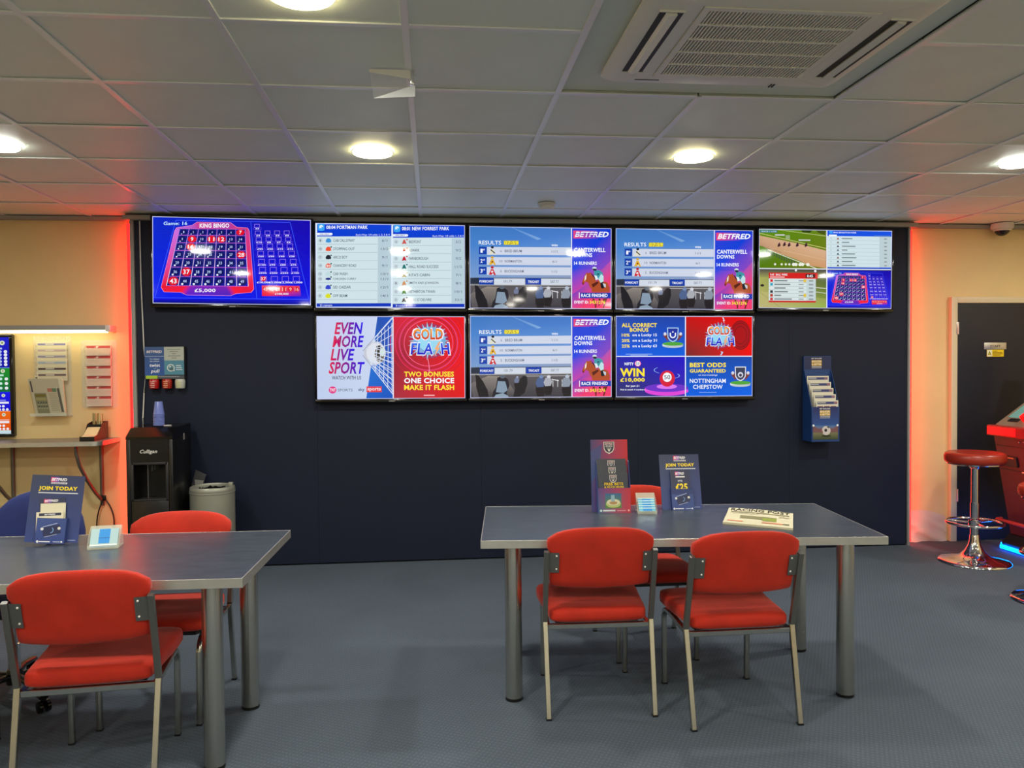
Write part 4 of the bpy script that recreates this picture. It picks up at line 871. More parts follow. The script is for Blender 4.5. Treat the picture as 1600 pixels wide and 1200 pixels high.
for k in range(5):
    a = math.radians(137.5 + 72 * k); ca, sa = math.cos(a), math.sin(a)
    mb = MB(); mb.tube([(0.025 * ca, 0.025 * sa, 0.095), (0.12 * ca, 0.12 * sa, 0.098), (0.24 * ca, 0.24 * sa, 0.076), (0.295 * ca, 0.295 * sa, 0.066)], 0.013, rx=0.020, n=12); leg = mb.build('base_arm', M_black, t, 50)
    cx_, cy_ = 0.29 * ca, 0.29 * sa
    mb = MB()
    for off in (-0.016, 0.016):
        ax = Vector((-sa, ca, 0)); m_ = Matrix.Translation(Vector((cx_, cy_, 0.0255)) + ax * off) @ ax.to_track_quat('Z', 'Y').to_matrix().to_4x4()
        mb.lathe([(0.018, -0.009), (0.025, -0.007), (0.025, 0.007), (0.018, 0.009)], 20, m=m_)
    mb.box(cx_ - 0.008, cx_ + 0.008, cy_ - 0.008, cy_ + 0.008, 0.02, 0.062); mb.build('castor', M_gloss, leg, 40)

# ================================================================ printed card stands and small things on the tables
NAVY = (38, 52, 98)
def stand_card(c, W, Hh, top):
    c.rect4(0, 0, W, Hh, (52, 60, 86), (44, 52, 92), (52, 72, 138), (50, 72, 138)); c.L = 1
    betfred(c, W * .37, W * .055, W * .66, W * .115); c.L = 1; c.rect(W * .37, W * .14, W * .67, W * .175, (235, 235, 235)); c.L = 2; c.text('MEMBERSHIP', W * .38, W * .145, W * .66, W * .172, (60, 70, 110), .03)
    c.L = 3; c.text('JOIN TODAY', W * .15, W * .225, W * .88, W * .33, (250, 222, 30), .07); c.rect(W * .15, W * .352, W * .90, W * .372, (215, 220, 230)); c.rect(W * .80, Hh - W * .06, W * .95, Hh - W * .045, (150, 165, 210))
def card_art(c, x0, y0, x1, y1):
    w_ = x1 - x0; c.rect4(x0, y0, x1, y1, (60, 84, 150), (56, 78, 142), (50, 76, 146), (48, 70, 140)); c.L += 1
    X = lambda a: x0 + a * w_; Y = lambda a: y0 + a * (y1 - y0)
    c.poly([(X(.18), Y(.38)), (X(.78), Y(.22)), (X(.86), Y(.56)), (X(.28), Y(.74))], (36, 46, 88)); c.L += 1
    c.line(X(.22), Y(.34), X(.70), Y(.18), w_ * .02, (190, 205, 235)); c.line(X(.30), Y(.74), X(.72), Y(.62), w_ * .02, (170, 180, 215)); c.disc(X(.2), Y(.42), w_ * .055, (225, 230, 235)); c.disc(X(.78), Y(.38), w_ * .055, (225, 225, 215)); c.ring(X(.48), Y(.46), w_ * .12, w_ * .03, (120, 165, 220), n=10, a0=-1, a1=1.4)
    c.disc(X(.09), Y(.92), w_ * .045, (235, 238, 245)); c.rect(X(.15), Y(.90), X(.52), Y(.94), (235, 238, 245)); c.rect(X(.62), Y(.91), X(.86), Y(.935), (200, 210, 235)); c.disc(X(.91), Y(.92), w_ * .035, (235, 238, 245))
def join_stand(loc, rz, label, back):
    t = empty('leaflet_stand', loc, rz, label, 'leaflet stand')
    W, Hh, tilt = 0.208, 0.285, math.radians(-back)
    M_card = mat('navy_card_board', (44, 60, 118), 0.5)
    T = Matrix.Rotation(tilt, 4, 'X')
    mb = MB().box(-W / 2, W / 2, 0, 0.003, 0, Hh, m=T); mb.build('backing_card', M_card, t)
    c = Canvas((0, 0, 208, 285), W, Hh); stand_card(c, 208, 285, 0); c.build('printed_face', M_ink, t, (-W / 2, -0.0006, 0), rx=tilt)
    # rear strut
    mb = MB(); mb.prism([(0.004, 0.002), (0.10, 0.0), (0.012 + Hh * .62 * math.sin(-tilt), Hh * .62)], -0.03, -0.027, 'x'); mb.build('strut', M_card, t)
    # pocket in front
    pw, ph, pd = 0.113, 0.105, 0.024
    mb = MB(); mb.prism([(-pd, 0.0), (-pd + 0.002, 0.0), (-pd + 0.002 + ph * math.sin(-tilt), ph), (-pd + ph * math.sin(-tilt), ph)], -pw / 2, pw / 2, 'x')
    for sx in (-1, 1): mb.prism([(-pd + .001, 0.0), (0, 0.0), (ph * math.sin(-tilt), ph), (-pd + .001 + ph * math.sin(-tilt), ph)], sx * pw / 2 - 0.001, sx * pw / 2 + 0.001, 'x')
    mb.build('pocket', M_card, t)
    c = Canvas((0, 0, 113, 105), pw, ph); c.L = 1; card_art(c, 0, 0, 113, 105); c.build('pocket_print', M_ink, t, (-pw / 2, -pd - 0.0004, 0), rx=tilt)
    return t, tilt, pd, pw, ph
def leaflet(name, parent_t, x0, W, Hh, y, z, tilt, draw, label, rz, cat='leaflet', group=None, th=0.0012):
    """free leaflet; own top-level thing placed in the frame of the stand"""
    t = empty(name, (0, 0, 0), 0, label, cat, group)
    loc = parent_t.location + Matrix.Rotation(parent_t.rotation_euler.z, 3, 'Z') @ Vector((x0, y, z))
    t.location = loc; t.rotation_euler = (tilt, 0, parent_t.rotation_euler.z)
    B('paper', M_paperw, t, -W / 2, W / 2, 0, th, 0, Hh)
    c = Canvas((0, 0, W * 1000, Hh * 1000), W, Hh, 0.00015); c.L = 1; draw(c, W * 1000, Hh * 1000); c.build('print', M_ink, t, (-W / 2, 0, 0))
    return t
M_paperw = mat('white_paper', (222, 220, 208), 0.7)
# right table JOIN TODAY stand with a leaflet in its pocket
sB, tl, pd, pw, ph = join_stand((1.268, 3.945, TZ), math.radians(-3), 'navy JOIN TODAY leaflet stand on the right hand table', 15)
def d25(c, W, Hh):
    c.rect4(0, 0, W, Hh, (54, 56, 78), (48, 50, 82), (48, 56, 100), (50, 60, 100)); c.L = 2; betfred(c, W * .25, W * .10, W * .72, W * .22); c.rect(W * .25, W * .30, W * .74, W * .37, (235, 235, 235)); c.L = 4
    c.text('UP TO', W * .36, W * .50, W * .60, W * .60, WHITE, .04); c.text('£25', W * .22, W * .68, W * .86, W * 1.04, (252, 226, 40), .07); c.rect(W * .25, W * 1.10, W * .66, W * 1.15, (235, 215, 60)); c.rect(W * .70, W * 1.10, W * .83, W * 1.15, WHITE)
leaflet('leaflet', sB, -0.004, 0.098, 0.20, -pd + 0.006, 0.003, tl, d25, 'navy £25 leaflet standing in the pocket of the right table stand', 0)
# left table JOIN TODAY stand
sC, tl, pd, pw, ph = join_stand((-1.632, 3.545, TZ), math.radians(7), 'navy JOIN TODAY leaflet stand on the left hand table', 10)
sC.rotation_euler = (0, math.radians(4.5), math.radians(7)); sC.location.z = TZ + 0.008
def dcard1(c, W, Hh):
    c.rect(0, 0, W, Hh, (226, 222, 196)); c.L = 2; c.rect(W * .05, Hh * .42, W * .2, Hh * .46, (100, 150, 80)); c.rect(W * .05, Hh * .42, W * .10, Hh * .62, (100, 150, 80)); c.rect(W * .15, Hh * .42, W * .20, Hh * .62, (100, 150, 80)); c.rect(0, 0, W, 3, (205, 200, 175))
def dcard2(c, W, Hh):
    c.rect(0, 0, W, Hh, (230, 226, 202)); c.L = 2; c.rect(W * .1, W * .05, W * .92, W * .16, (52, 56, 82)); c.L = 3; c.text('BETFRED', W * .3, W * .08, W * .7, W * .135, WHITE, .05, .2)
leaflet('slip', sC, 0.006, 0.098, 0.165, -pd + 0.015, 0.003, tl, dcard1, 'cream slip with green mark, rear one in the left table stand', 0, 'slip')
leaflet('slip', sC, -0.003, 0.105, 0.130, -pd + 0.006, 0.003, tl, dcard2, 'cream slip headed by dark band, front one in the left table stand', 0, 'slip')
def d_band(c, W, Hh):
    c.rect4(0, 0, W, Hh, (52, 58, 84), (50, 56, 88), (50, 64, 120), (50, 64, 120)); c.L = 2; betfred(c, W * .2, W * .06, W * .74, W * .16)
leaflet('leaflet', sC, 0.0, 0.098, 0.185, -pd + 0.0195, 0.003, tl, d_band, 'navy leaflet behind the cream slips in the left table stand', 0)

# FREE BETS stand
t = empty('leaflet_stand', (0.892, 3.945, TZ), math.radians(-3), 'tall blue and red FREE BETS leaflet stand on the right hand table', 'leaflet stand')
tilt = math.radians(-6); W, Hh = 0.190, 0.365
M_pc = mat('purple_card_board', (80, 60, 130), 0.5)
MB().box(-W / 2, W / 2, 0, 0.003, 0, Hh, m=Matrix.Rotation(tilt, 4, 'X')).build('backing_card', M_pc, t)
c = Canvas((0, 0, 190, 365), W, Hh); c.rect4(0, 0, 190, 365, (74, 66, 120), (205, 40, 50), (205, 45, 60), (60, 74, 140)); c.L = 1
c.poly([(0, 60), (60, 20), (40, 160), (0, 220)], (52, 100, 150), [(70, 80, 135), (80, 70, 130), (66, 100, 150), (52, 90, 145)])
def shield(c, x, y, s_, dark=(52, 56, 70)):
    L = c.L; pts = [(-28, -28), (28, -28), (27, 8), (18, 24), (0, 34), (-18, 24), (-27, 8)]
    c.poly([(x + a * s_, y + b * s_) for a, b in pts], (225, 220, 215)); c.L = L + 1; c.poly([(x + a * s_ * .86, y + (b * .86 - 1) * s_) for a, b in pts], dark); c.L = L + 2
    c.text('BETFRED', x - 20 * s_, y - 22 * s_, x + 20 * s_, y - 13 * s_, (240, 200, 200), .06, .1); c.text('SPORTS', x - 17 * s_, y - 10 * s_, x + 17 * s_, y - 2 * s_, (235, 235, 235), .05); c.text('CLUB', x - 12 * s_, y + 1 * s_, x + 12 * s_, y + 8 * s_, (210, 215, 210), .04)
    c.poly([(x - 8 * s_, y + 10 * s_), (x + 8 * s_, y + 10 * s_), (x + 2 * s_, y + 20 * s_), (x, y + 27 * s_), (x - 2 * s_, y + 20 * s_)], (235, 235, 225)); c.L = L
c.L = 2; shield(c, 95, 40, 1.0); c.build('printed_face', M_ink, t, (-W / 2, -0.0006, 0), rx=tilt)
MB().prism([(0.004, 0.002), (0.11, 0.0), (0.012 + 0.024, 0.24)], -0.03, -0.027, 'x').build('strut', M_pc, t)
pw, ph, pd = 0.165, 0.125, 0.05
off = 0.013
mb = MB()
M_pc2 = mat('blue_card_board', (52, 72, 130), 0.5)
sl = math.tan(-tilt)
mb.prism([(-pd, 0), (-pd + .002, 0), (-pd + .002 + ph * sl, ph), (-pd + ph * sl, ph)], off - pw / 2, off + pw / 2, 'x')
for sx in (-1, 1): mb.prism([(-pd + .001, 0), (0, 0), (0.26 * sl, 0.26), (-.015 + .25 * sl, 0.25), (-pd + .001 + ph * sl, ph)], off + sx * pw / 2 - .001, off + sx * pw / 2 + .001, 'x')
mb.build('pocket', M_pc2, t)
c = Canvas((0, 0, 165, 125), pw, ph); c.L = 1; c.rect4(0, 0, 165, 125, (96, 70, 140), (200, 50, 70), (205, 60, 80), (74, 110, 150)); c.L = 2
c.rect(36, 26, 118, 100, (60, 110, 160), (90, 150, 60)); c.L = 3; c.disc(77, 78, 38, (190, 205, 130), 20); c.disc(77, 70, 34, (225, 225, 190), 16); c.rect(66, 34, 84, 66, (150, 190, 210)); c.L = 4; c.disc(77, 74, 20, (190, 150, 100), 8); c.disc(14, 112, 6, (200, 240, 240)); c.rect(24, 108, 86, 116, (220, 230, 235)); c.rect(94, 110, 140, 115, (225, 150, 165)); c.disc(154, 112, 5, (250, 190, 190))
c.build('pocket_print', M_ink, t, (off - pw / 2, -pd - .0004, 0), rx=tilt)
def dfree(last):
    def f(c, W, Hh):
        c.rect4(0, 0, W, Hh, (70, 76, 88), (66, 72, 84), (62, 74, 96), (60, 70, 90)); c.L = 2; shield(c, W * .5, 26, .66, (80, 84, 96)); c.L = 5
        if last:
            c.text('FREE BETS', W * .2, 46, W * .84, 60, (240, 205, 30), .06); c.text('& MUCH MORE', W * .2, 63, W * .86, 73, (240, 205, 30), .06)
        else: c.rect(W * .16, 50, W * .68, 52, (180, 185, 190))
    return f
for k, (z, y, zz) in enumerate(((0.265, -0.016, 0.003), (0.232, -0.030, 0.003), (0.195, -0.043, 0.003))):
    leaflet('leaflet', t, off - 0.003 - .002 * (2 - k), 0.150, z, y, zz, tilt, dfree(k == 2), ['dark grey leaflet, rearmost and highest in the FREE BETS stand', 'dark grey leaflet, middle one in the FREE BETS stand', 'dark grey FREE BETS leaflet, front one in its stand'][k], 0)

# acrylic card boxes: sloped wedge with blue cards
def card_box(loc, rz, label, wide, cards_label, one):
    t = empty('card_box', loc, rz, label, 'card box')
    Wc, Dc, Hc = wide, 0.055 if one else 0.075, 0.085 if one else 0.092
    if True:
        mb = MB(); th = 0.002
        mb.prism([(0, 0), (Dc + 0.035, 0), (Dc + 0.035, th), (0, th)], -Wc / 2, Wc / 2, 'x')
        mb.prism([(0, 0), (0.006, 0.0), (Dc + .006, Hc), (Dc, Hc)], -Wc / 2, -Wc / 2 + 0.001, 'x')
        mb.build('base_sheet', M_acr2, t)
        mb = MB(); mb.prism([(0.012, th), (0.014, th), (Dc + 0.012, Hc), (Dc + 0.010, Hc)], -Wc / 2, Wc / 2, 'x'); mb.build('back_sheet', M_acr2, t)
        for sx in (-1, 1): mb = MB(); mb.prism([(-0.004, 0), (Dc + 0.035, 0), (Dc + 0.03, 0.02), (Dc + 0.012, Hc), (Dc * .55, Hc * .72), (-0.004, 0.016)], sx * Wc / 2 - .001, sx * Wc / 2 + .001, 'x'); mb.build('side_sheet', M_acr, t)
        B('front_lip', M_acr2, t, -Wc / 2, Wc / 2, -0.006, -0.004, 0, 0.016)
    ang = math.atan2(Hc, Dc)
    k = empty('card_stack', (0, 0, 0), 0, cards_label, 'cards')
    R_ = Matrix.Rotation(rz, 3, 'Z'); k.location = Vector(loc) + R_ @ Vector((0, 0.006, 0.004)); k.rotation_euler = (ang - PI / 2 + 0, 0, rz)
    cw = Wc - 0.012
    if one:
        B('card', mat('pale_blue_card', (150, 195, 210), 0.5), k, -cw / 2, cw / 2, -0.006, -0.001, 0.0, 0.082)
        c = Canvas((0, 0, 100, 82), cw, 0.082); c.L = 1; c.rect(0, 0, 100, 82, (166, 200, 208)); c.L = 2; c.rect(30, 2, 70, 66, (20, 140, 225)); c.L = 3; c.rect(30, 40, 70, 43, (10, 95, 175)); c.rect(0, 70, 100, 76, (225, 235, 235)); c.rect(8, 77, 92, 82, (60, 150, 215)); c.build('print', M_ink, k, (-cw / 2, -0.006, 0))
    else:
        for q in range(5):
            z0 = 0.0 + 0.015 * q; B('card', mat('pale_blue_card', (150, 195, 210), 0.5), k, -cw / 2, cw / 2, -0.012 + 0.002 * q, -0.011 + 0.002 * q, z0, z0 + 0.022)
            c = Canvas((0, 0, 100, 22), cw, 0.022); c.L = 1; c.rect(0, 0, 100, 22, (90, 165, 205), (120, 195, 215)); c.rect(0, 0, 100, 4, (205, 225, 225)); c.L = 2; c.rect(24, 6, 78, 20, (50, 140, 215)); c.build('print', M_ink, k, (-cw / 2, -0.012 + 0.002 * q, z0))
card_box((1.060, 3.852, TZ), math.radians(-6), 'small clear sloping card box between the two stands on the right table', 0.095, 'pale blue cards stepped in the card box of the right table', False)
card_box((-1.372, 3.425, TZ), math.radians(8), 'clear sloping card box on the left hand table', 0.118, 'blue banded cards in the card box of the left table', True)

# folded newspaper
t = empty('newspaper', (1.520, 3.67, TZ), math.radians(-36), 'folded cream racing newspaper lying on the right hand table', 'newspaper')
mb = MB(); Wn, Dn = 0.315, 0.395
import itertools
nx, ny = 14, 12
def nz(u, v, top): # u across, v depth; fold bulge at near edge
    base = 0.001 + 0.006 * (1 - v) + 0.004 * math.sin(PI * u) * v + 0.008 * max(0, v - .6) * (1 - u)
    return base + (0.0 if not top else 0.003)
topv = [[mb.bm.verts.new((-Wn / 2 + Wn * i / nx + 0.075 * (1 - j / ny), -Dn / 2 + Dn * j / ny, nz(i / nx, j / ny, True))) for j in range(ny + 1)] for i in range(nx + 1)]
botv = [[mb.bm.verts.new((-Wn / 2 + Wn * i / nx + 0.075 * (1 - j / ny), -Dn / 2 + Dn * j / ny, 0.0005)) for j in range(ny + 1)] for i in range(nx + 1)]
for i in range(nx):
    for j in range(ny):
        mb.bm.faces.new([topv[i][j], topv[i + 1][j], topv[i + 1][j + 1], topv[i][j + 1]]); mb.bm.faces.new([botv[i][j], botv[i][j + 1], botv[i + 1][j + 1], botv[i + 1][j]])
for i in range(nx): mb.bm.faces.new([botv[i][0], botv[i + 1][0], topv[i + 1][0], topv[i][0]]); mb.bm.faces.new([botv[i][ny], topv[i][ny], topv[i + 1][ny], botv[i + 1][ny]])
for j in range(ny): mb.bm.faces.new([botv[0][j], topv[0][j], topv[0][j + 1], botv[0][j + 1]]); mb.bm.faces.new([botv[nx][j], botv[nx][j + 1], topv[nx][j + 1], topv[nx][j]])
mb.build('folded_paper', M_paper, t, 60)
c = Canvas((0, 0, 315, 395), Wn, Dn); c.clip = False
c.L = 1
c.text('RACING POST', 14, 10, 300, 76, (66, 62, 36), .03)
def grd(x0, y0, x1, y1, col, nx_=8, ny_=4):
    for i in range(nx_):
        for j in range(ny_): c.rect(x0 + (x1 - x0) * i / nx_, y0 + (y1 - y0) * j / ny_, x0 + (x1 - x0) * (i + 1) / nx_, y0 + (y1 - y0) * (j + 1) / ny_, col)
grd(18, 92, 298, 116, (150, 146, 112)); grd(70, 190, 240, 262, (140, 138, 98)); grd(175, 215, 240, 290, (150, 165, 70)); grd(18, 330, 90, 350, (225, 130, 90)); grd(175, 320, 270, 342, (225, 130, 90)); grd(270, 322, 298, 342, (90, 88, 60)); grd(20, 135, 160, 141, (170, 166, 130)); grd(250, 150, 300, 156, (170, 166, 130)); grd(250, 170, 300, 176, (170, 166, 130))
o = c.build('print', M_ink, t, (0, 0, 0))
for v in o.data.vertices:
    x, y, z = v.co; u_, v_ = x / Wn, z / Dn
    uu = min(max(u_, 0), 1); vv = min(max(v_, 0), 1)
    v.co = (-Wn / 2 + x + 0.075 * (1 - vv), -Dn / 2 + z, nz(uu, vv, True) + 0.0014)
# ================================================================ water cooler
t = empty('water_cooler', (-1.905, 5.53, 0), 0, 'black floor standing water cooler beside the red light strip', 'water cooler')
W2 = 0.152; D2 = 0.40
M_cool = mat('cooler_black', (17, 17, 18), 0.28)
mb = MB()
# body with dispensing recess: side walls, back, lower door block, top block
mb.box(-W2, -W2 + 0.03, 0, D2, 0.02, 1.00, 0.006); mb.box(W2 - 0.03, W2, 0, D2, 0.02, 1.00, 0.006)
mb.box(-W2 + .03, W2 - .03, 0.13, D2, 0.02, 1.00)
mb.box(-W2 + .03, W2 - .03, 0.0, 0.13, 0.845, 1.00); 
mb.build('body', M_cool, t, 40)
B('lower_door', M_cool, t, -W2 + .031, W2 - .031, -0.002, 0.129, 0.05, 0.585, 0.004)
B('plinth', M_black, t, -W2 + .015, W2 - .015, 0.02, D2 - .01, 0.0, 0.02)
mb = MB(); mb.prism([(0.0, 1.0), (D2, 1.0), (D2, 1.075), (D2 - .01, 1.082), (0.10, 1.075), (0.0, 1.018)], -W2, W2, 'x'); mb.build('top_cover', M_gloss, t)
mb = MB()
for a, b_, c_, d in ((-.115, .115, .83, .845), (-.115, .115, .585, .597), (-.122, -.105, .585, .845), (.105, .122, .585, .845)): mb.box(a, b_, -0.004, 0.01, c_, d, 0.001)
mb.build('recess_frame', M_darkgrey, t, 40)
mb = MB(); mb.tube([(0.0, 0.05, 0.845), (0.0, 0.05, 0.78)], 0.012); mb.tube([(0.018, 0.05, 0.83), (0.018, 0.05, 0.79)], 0.008); mb.build('spout', M_darkgrey, t, 40)
MB().tube([(-0.018, 0.02, 0.845), (-0.018, 0.02, 0.60)], 0.004, 8).build('guide_rod', mat('grey_rod', (90, 90, 92), .3, metal=.5), t, 40)
B('drip_tray', M_darkgrey, t, -0.09, 0.09, 0.005, 0.12, 0.586, 0.592, 0.001)
B('side_label', mat('label_grey', (140, 140, 138), .6), t, W2, W2 + .0006, 0.23, 0.26, 0.975, 1.02)
# logo lettering
c = Canvas((0, 0, 290, 80), 0.29, 0.08); c.L = 1; c.text('Culligan', 84, 20, 196, 52, (225, 225, 222), .02, .3); c.build('logo_lettering', M_ink, t, (-0.145, -0.0008, 0.872))
# touch controls
c = Canvas((0, 0, 290, 90), 0.29, 0.09); c.L = 1
c.ring(66, 52, 12, 3, (230, 50, 30), n=12, a0=1.5, a1=4.2); c.line(78, 42, 86, 60, 3, (230, 50, 30)); c.ring(112, 50, 12, 3, (230, 50, 30), n=12, a0=2.2, a1=5.4); c.line(106, 62, 122, 46, 3, (230, 50, 30))
c.ring(215, 52, 22, 9, (70, 150, 255), n=14, a0=PI, a1=2 * PI); c.disc(215, 60, 8, (40, 110, 255)); c.ring(215, 60, 26, 3, (30, 60, 255), n=16)
c.build('touch_controls', attr_mat('cooler_display', 1.6, .2), t, (-0.145, 0.006, 1.017), rx=-(PI / 2 - math.atan2(.057, .1)))
MB().lathe([(0.026, 0), (0.028, 0.004), (0.022, 0.008), (0.001, 0.009)], 20, cx=0.07, cyy=0.16).build('button', mat('button_grey', (190, 190, 186), .3), t, 40).location = (0, 0, 1.078)
# stack of blue cups standing upside down on the cooler
cg = 'blue cups stacked on the water cooler'
M_cup = mat('blue_plastic_cup', (120, 136, 205), 0.25); M_cup.node_tree.nodes['Principled BSDF'].inputs['Alpha'].default_value = 0.8
first = None
for k in range(9):
    lb = 'lowest blue plastic cup of the stack' if k == 0 else ('topmost upturned blue plastic cup of the stack' if k == 8 else 'blue plastic cup, %s from the bottom of the stack on the water cooler' % ['', 'second', 'third', 'fourth', 'fifth', 'sixth', 'seventh', 'eighth'][k])
    if first is None:
        first = empty('cup', (0, 0, 0), 0, lb, 'cup', cg)
        MB().lathe([(0.037, 0.0), (0.039, 0.002), (0.037, 0.005), (0.0355, 0.006), (0.025, 0.088), (0.0235, 0.09), (0.001, 0.09)], 24, cap=False).build('cup_wall', M_cup, first, 50)
        q = first
    else: q = copy_tree(first)
    q['label'] = lb; q.location = (-1.895, 5.70, 1.0825 + 0.0095 * k)

# ================================================================ bin
t = empty('waste_bin', (-1.555, 5.74, 0), 0, 'grey metal cylindrical waste bin right of the water cooler', 'bin')
M_bin = mat('bin_grey_metal', (150, 152, 140), 0.42, metal=0.35, var=0.04, vscale=10)
MB().lathe([(0.148, 0.0), (0.15, 0.006), (0.15, 0.60), (0.153, 0.603), (0.153, 0.612), (0.15, 0.615)], 48).build('body', M_bin, t, 40)
mb = MB(); mb.lathe([(0.15, 0.612), (0.153, 0.618), (0.150, 0.640), (0.143, 0.648), (0.139, 0.643), (0.139, 0.634), (0.093, 0.628), (0.090, 0.624), (0.09, 0.58)], 48, cap=False); mb.build('rim', M_bin, t, 40)
MB().lathe([(0.001, 0.616), (0.0895, 0.616)], 40, cap=False).build('liner', mat('black_bin_liner', (12, 12, 12), .3), t)
random.seed(5)
mb = MB(); rr_ = [[], []]
for k in range(28):
    a = 2 * PI * k / 28
    rr_[0].append(((0.088) * math.cos(a), (0.088) * math.sin(a), 0.618)); q_ = 0.078 + random.uniform(-.008, .012); rr_[1].append((q_ * math.cos(a), q_ * math.sin(a), 0.632 + random.uniform(-.006, .012)))
mb.loft(rr_, cap=False)
mb.build('liner_edge', mat('black_bin_liner2', (20, 20, 20), .3), t)
B('flap_hinge', M_bin, t, 0.10, 0.13, 0.03, 0.06, 0.636, 0.665, 0.004)
# folded dark card standing behind the bin
t = empty('folded_notice', (-1.692, 5.90, 0), 0, 'dark folded notice wedged between the water cooler and the grey bin', 'notice')
MB().prism([(-0.055, 0.50), (0.0, 0.52), (0.045, 0.69), (0.052, 0.705), (-0.02, 0.742), (-0.055, 0.62)], 0, 0.012, 'y').build('dark_side', mat('charcoal_card', (62, 64, 68), .5), t)
MB().prism([(-0.02, 0.55), (0.012, 0.52), (0.034, 0.665), (-0.026, 0.672)], -0.012, -0.001, 'y').build('pale_side', mat('pale_grey_card', (140, 142, 138), .5), t)
B('stem', M_black, t, -0.012, 0.004, -.004, 0.008, 0, 0.56)

# ================================================================ wall box with the three capsules
t = empty('charging_dispenser', (-2.072, 6.0, 1.40), 0, 'blue and white wall box reading twist pull, above the water cooler', 'wall box')
Wd, Hd = 0.278, 0.235
B('casing', M_darkgrey, t, 0.0, Wd, -0.05, -0.0005, 0, Hd, 0.003)
c = Canvas((45, 190, 860, 870), Wd - 0.004, Hd - .004); c.L = 1
c.rect(45, 190, 450, 800, (52, 86, 140), (38, 84, 160)); c.rect(450, 190, 860, 480, (176, 184, 172)); c.rect(450, 480, 860, 785, (76, 138, 162)); c.rect(45, 800, 860, 870, (70, 78, 88)); c.rect(65, 800, 305, 865, (170, 205, 50)); c.L = 2; c.rect(55, 384, 445, 392, (190, 200, 215))
c.text('BETFRED', 85, 265, 405, 320, (225, 220, 225), .05, .2); c.text('To release', 150, 432, 350, 460, (215, 222, 232), .02); c.text('cap please', 150, 480, 350, 512, (215, 222, 232), .02); c.text('twist', 145, 548, 362, 614, WHITE, .03); c.text('and', 228, 636, 282, 656, (215, 222, 232)); c.text('pull', 172, 665, 352, 760, WHITE, .03, .15)
for k, (a, b_) in enumerate(((515, 790), (565, 740), (620, 690), (530, 790), (605, 710))): c.rect(a, 238 + k * 46, b_, 252 + k * 46, (120, 128, 120))
c.disc(585, 635, 80, (215, 228, 225)); c.poly([(640, 700), (662, 715), (655, 640)], (215, 228, 225)); c.L = 3; c.disc(585, 635, 62, (90, 140, 150)); c.L = 4; c.disc(570, 610, 18, (215, 228, 225)); c.disc(600, 650, 24, (60, 100, 110)); c.rect(560, 650, 640, 690, (60, 95, 105))
for k in range(3): c.rect(690, 582 + 42 * k, 800 + 12 * k, 600 + 42 * k, (205, 222, 228))
c.rect(325, 820, 760, 832, (150, 155, 160))
c.build('printed_face', M_ink, t, (0.002, -0.0504, 0.002))
for k, (x, col, col2) in enumerate(((0.062, (175, 25, 25), (225, 190, 180)), (0.152, (165, 40, 25), (230, 180, 140)), (0.243, (190, 195, 185), (215, 220, 130)))):
    cp = empty('capsule', (-2.072 + x, 5.962, 1.40), 0, ['red capsule with a curved handle hanging at left under the blue wall box', 'red and orange capsule hanging in the middle under the blue wall box', 'silver and yellow capsule hanging at right under the blue wall box'][k], 'capsule', 'capsules under the wall box')
    MB().lathe([(0.001, -0.068), (0.030, -0.068), (0.033, -0.062), (0.0355, -0.02), (0.034, -0.008), (0.03, 0.0)], 24, cap=False).build('capsule_body', mat('capsule_%d' % k, col, .3), cp, 50)
    mb = MB()
    for q in range(4):
        a0 = -PI / 2 - .55 + .1 * (q % 2); pts = []
        rr = 0.0362
        for s_ in range(7):
            a = a0 + (0.95 - .15 * (q % 2)) * s_ / 6; pts.append((rr * math.cos(a), rr * math.sin(a)))
        z = -0.016 - q * 0.013
        for (p, q_) in zip(pts, pts[1:]): mb.quad((p[0], p[1], z - .005), (q_[0], q_[1], z - .005), (q_[0], q_[1], z), (p[0], p[1], z))
    mb.build('capsule_print', mat('capsule_print_%d' % k, col2, .4), cp)

# ================================================================ blue leaflet rack on the navy wall
t = empty('wall_leaflet_rack', (2.91, 6.0, 0.865), 0, 'blue wall rack holding white leaflets, right of the screens', 'leaflet rack')
M_rack = mat('rack_blue_board', (24, 62, 122), 0.4); Wr, Hr = 0.225, 0.665
prof = [(-0.0005, 0), (-0.15, 0), (-0.15, 0.27), (-0.02, 0.57), (-0.02, Hr), (-0.0005, Hr)]
for n, x in enumerate((0, Wr - 0.003)): MB().prism(prof, x, x + 0.003, 'x').build('side_panel', M_rack, t)
B('back_panel', M_rack, t, 0.003, Wr - 0.003, -0.02, -0.0005, 0, Hr)
B('base_panel', M_rack, t, 0.003, Wr - 0.003, -0.15, -0.02, 0, 0.004)
B('front_panel', M_rack, t, 0.003, Wr - 0.003, -0.15, -0.146, 0.004, 0.27)
c = Canvas((0, 0, 225, 95), Wr - 0.006, 0.10); c.L = 1; c.rect(0, 0, 225, 95, (26, 40, 84)); c.L = 2
def bb(c, x, y, s_):
    c.text('BET BUILDER', x, y, x + 88 * s_, y + 10 * s_, (225, 225, 230), .04); c.rect(x, y + 17 * s_, x + 88 * s_, y + 37 * s_, (190, 150, 30)); c.rect(x, y + 39 * s_, x + 88 * s_, y + 59 * s_, (190, 150, 30)); L = c.L; c.L += 1
    c.text('BIGGER', x + 3 * s_, y + 19 * s_, x + 85 * s_, y + 35 * s_, (240, 225, 190), .07); c.text('& BETTER', x + 3 * s_, y + 41 * s_, x + 85 * s_, y + 57 * s_, (240, 225, 190), .07); c.L = L
    c.rect(x + 2 * s_, y + 64 * s_, x + 86 * s_, y + 70 * s_, (190, 195, 205)); c.rect(x + 2 * s_, y + 74 * s_, x + 86 * s_, y + 79 * s_, (150, 155, 170))
bb(c, 62, 8, 1.0); c.build('header_print', M_ink, t, (0.003, -0.0204, Hr - 0.105))
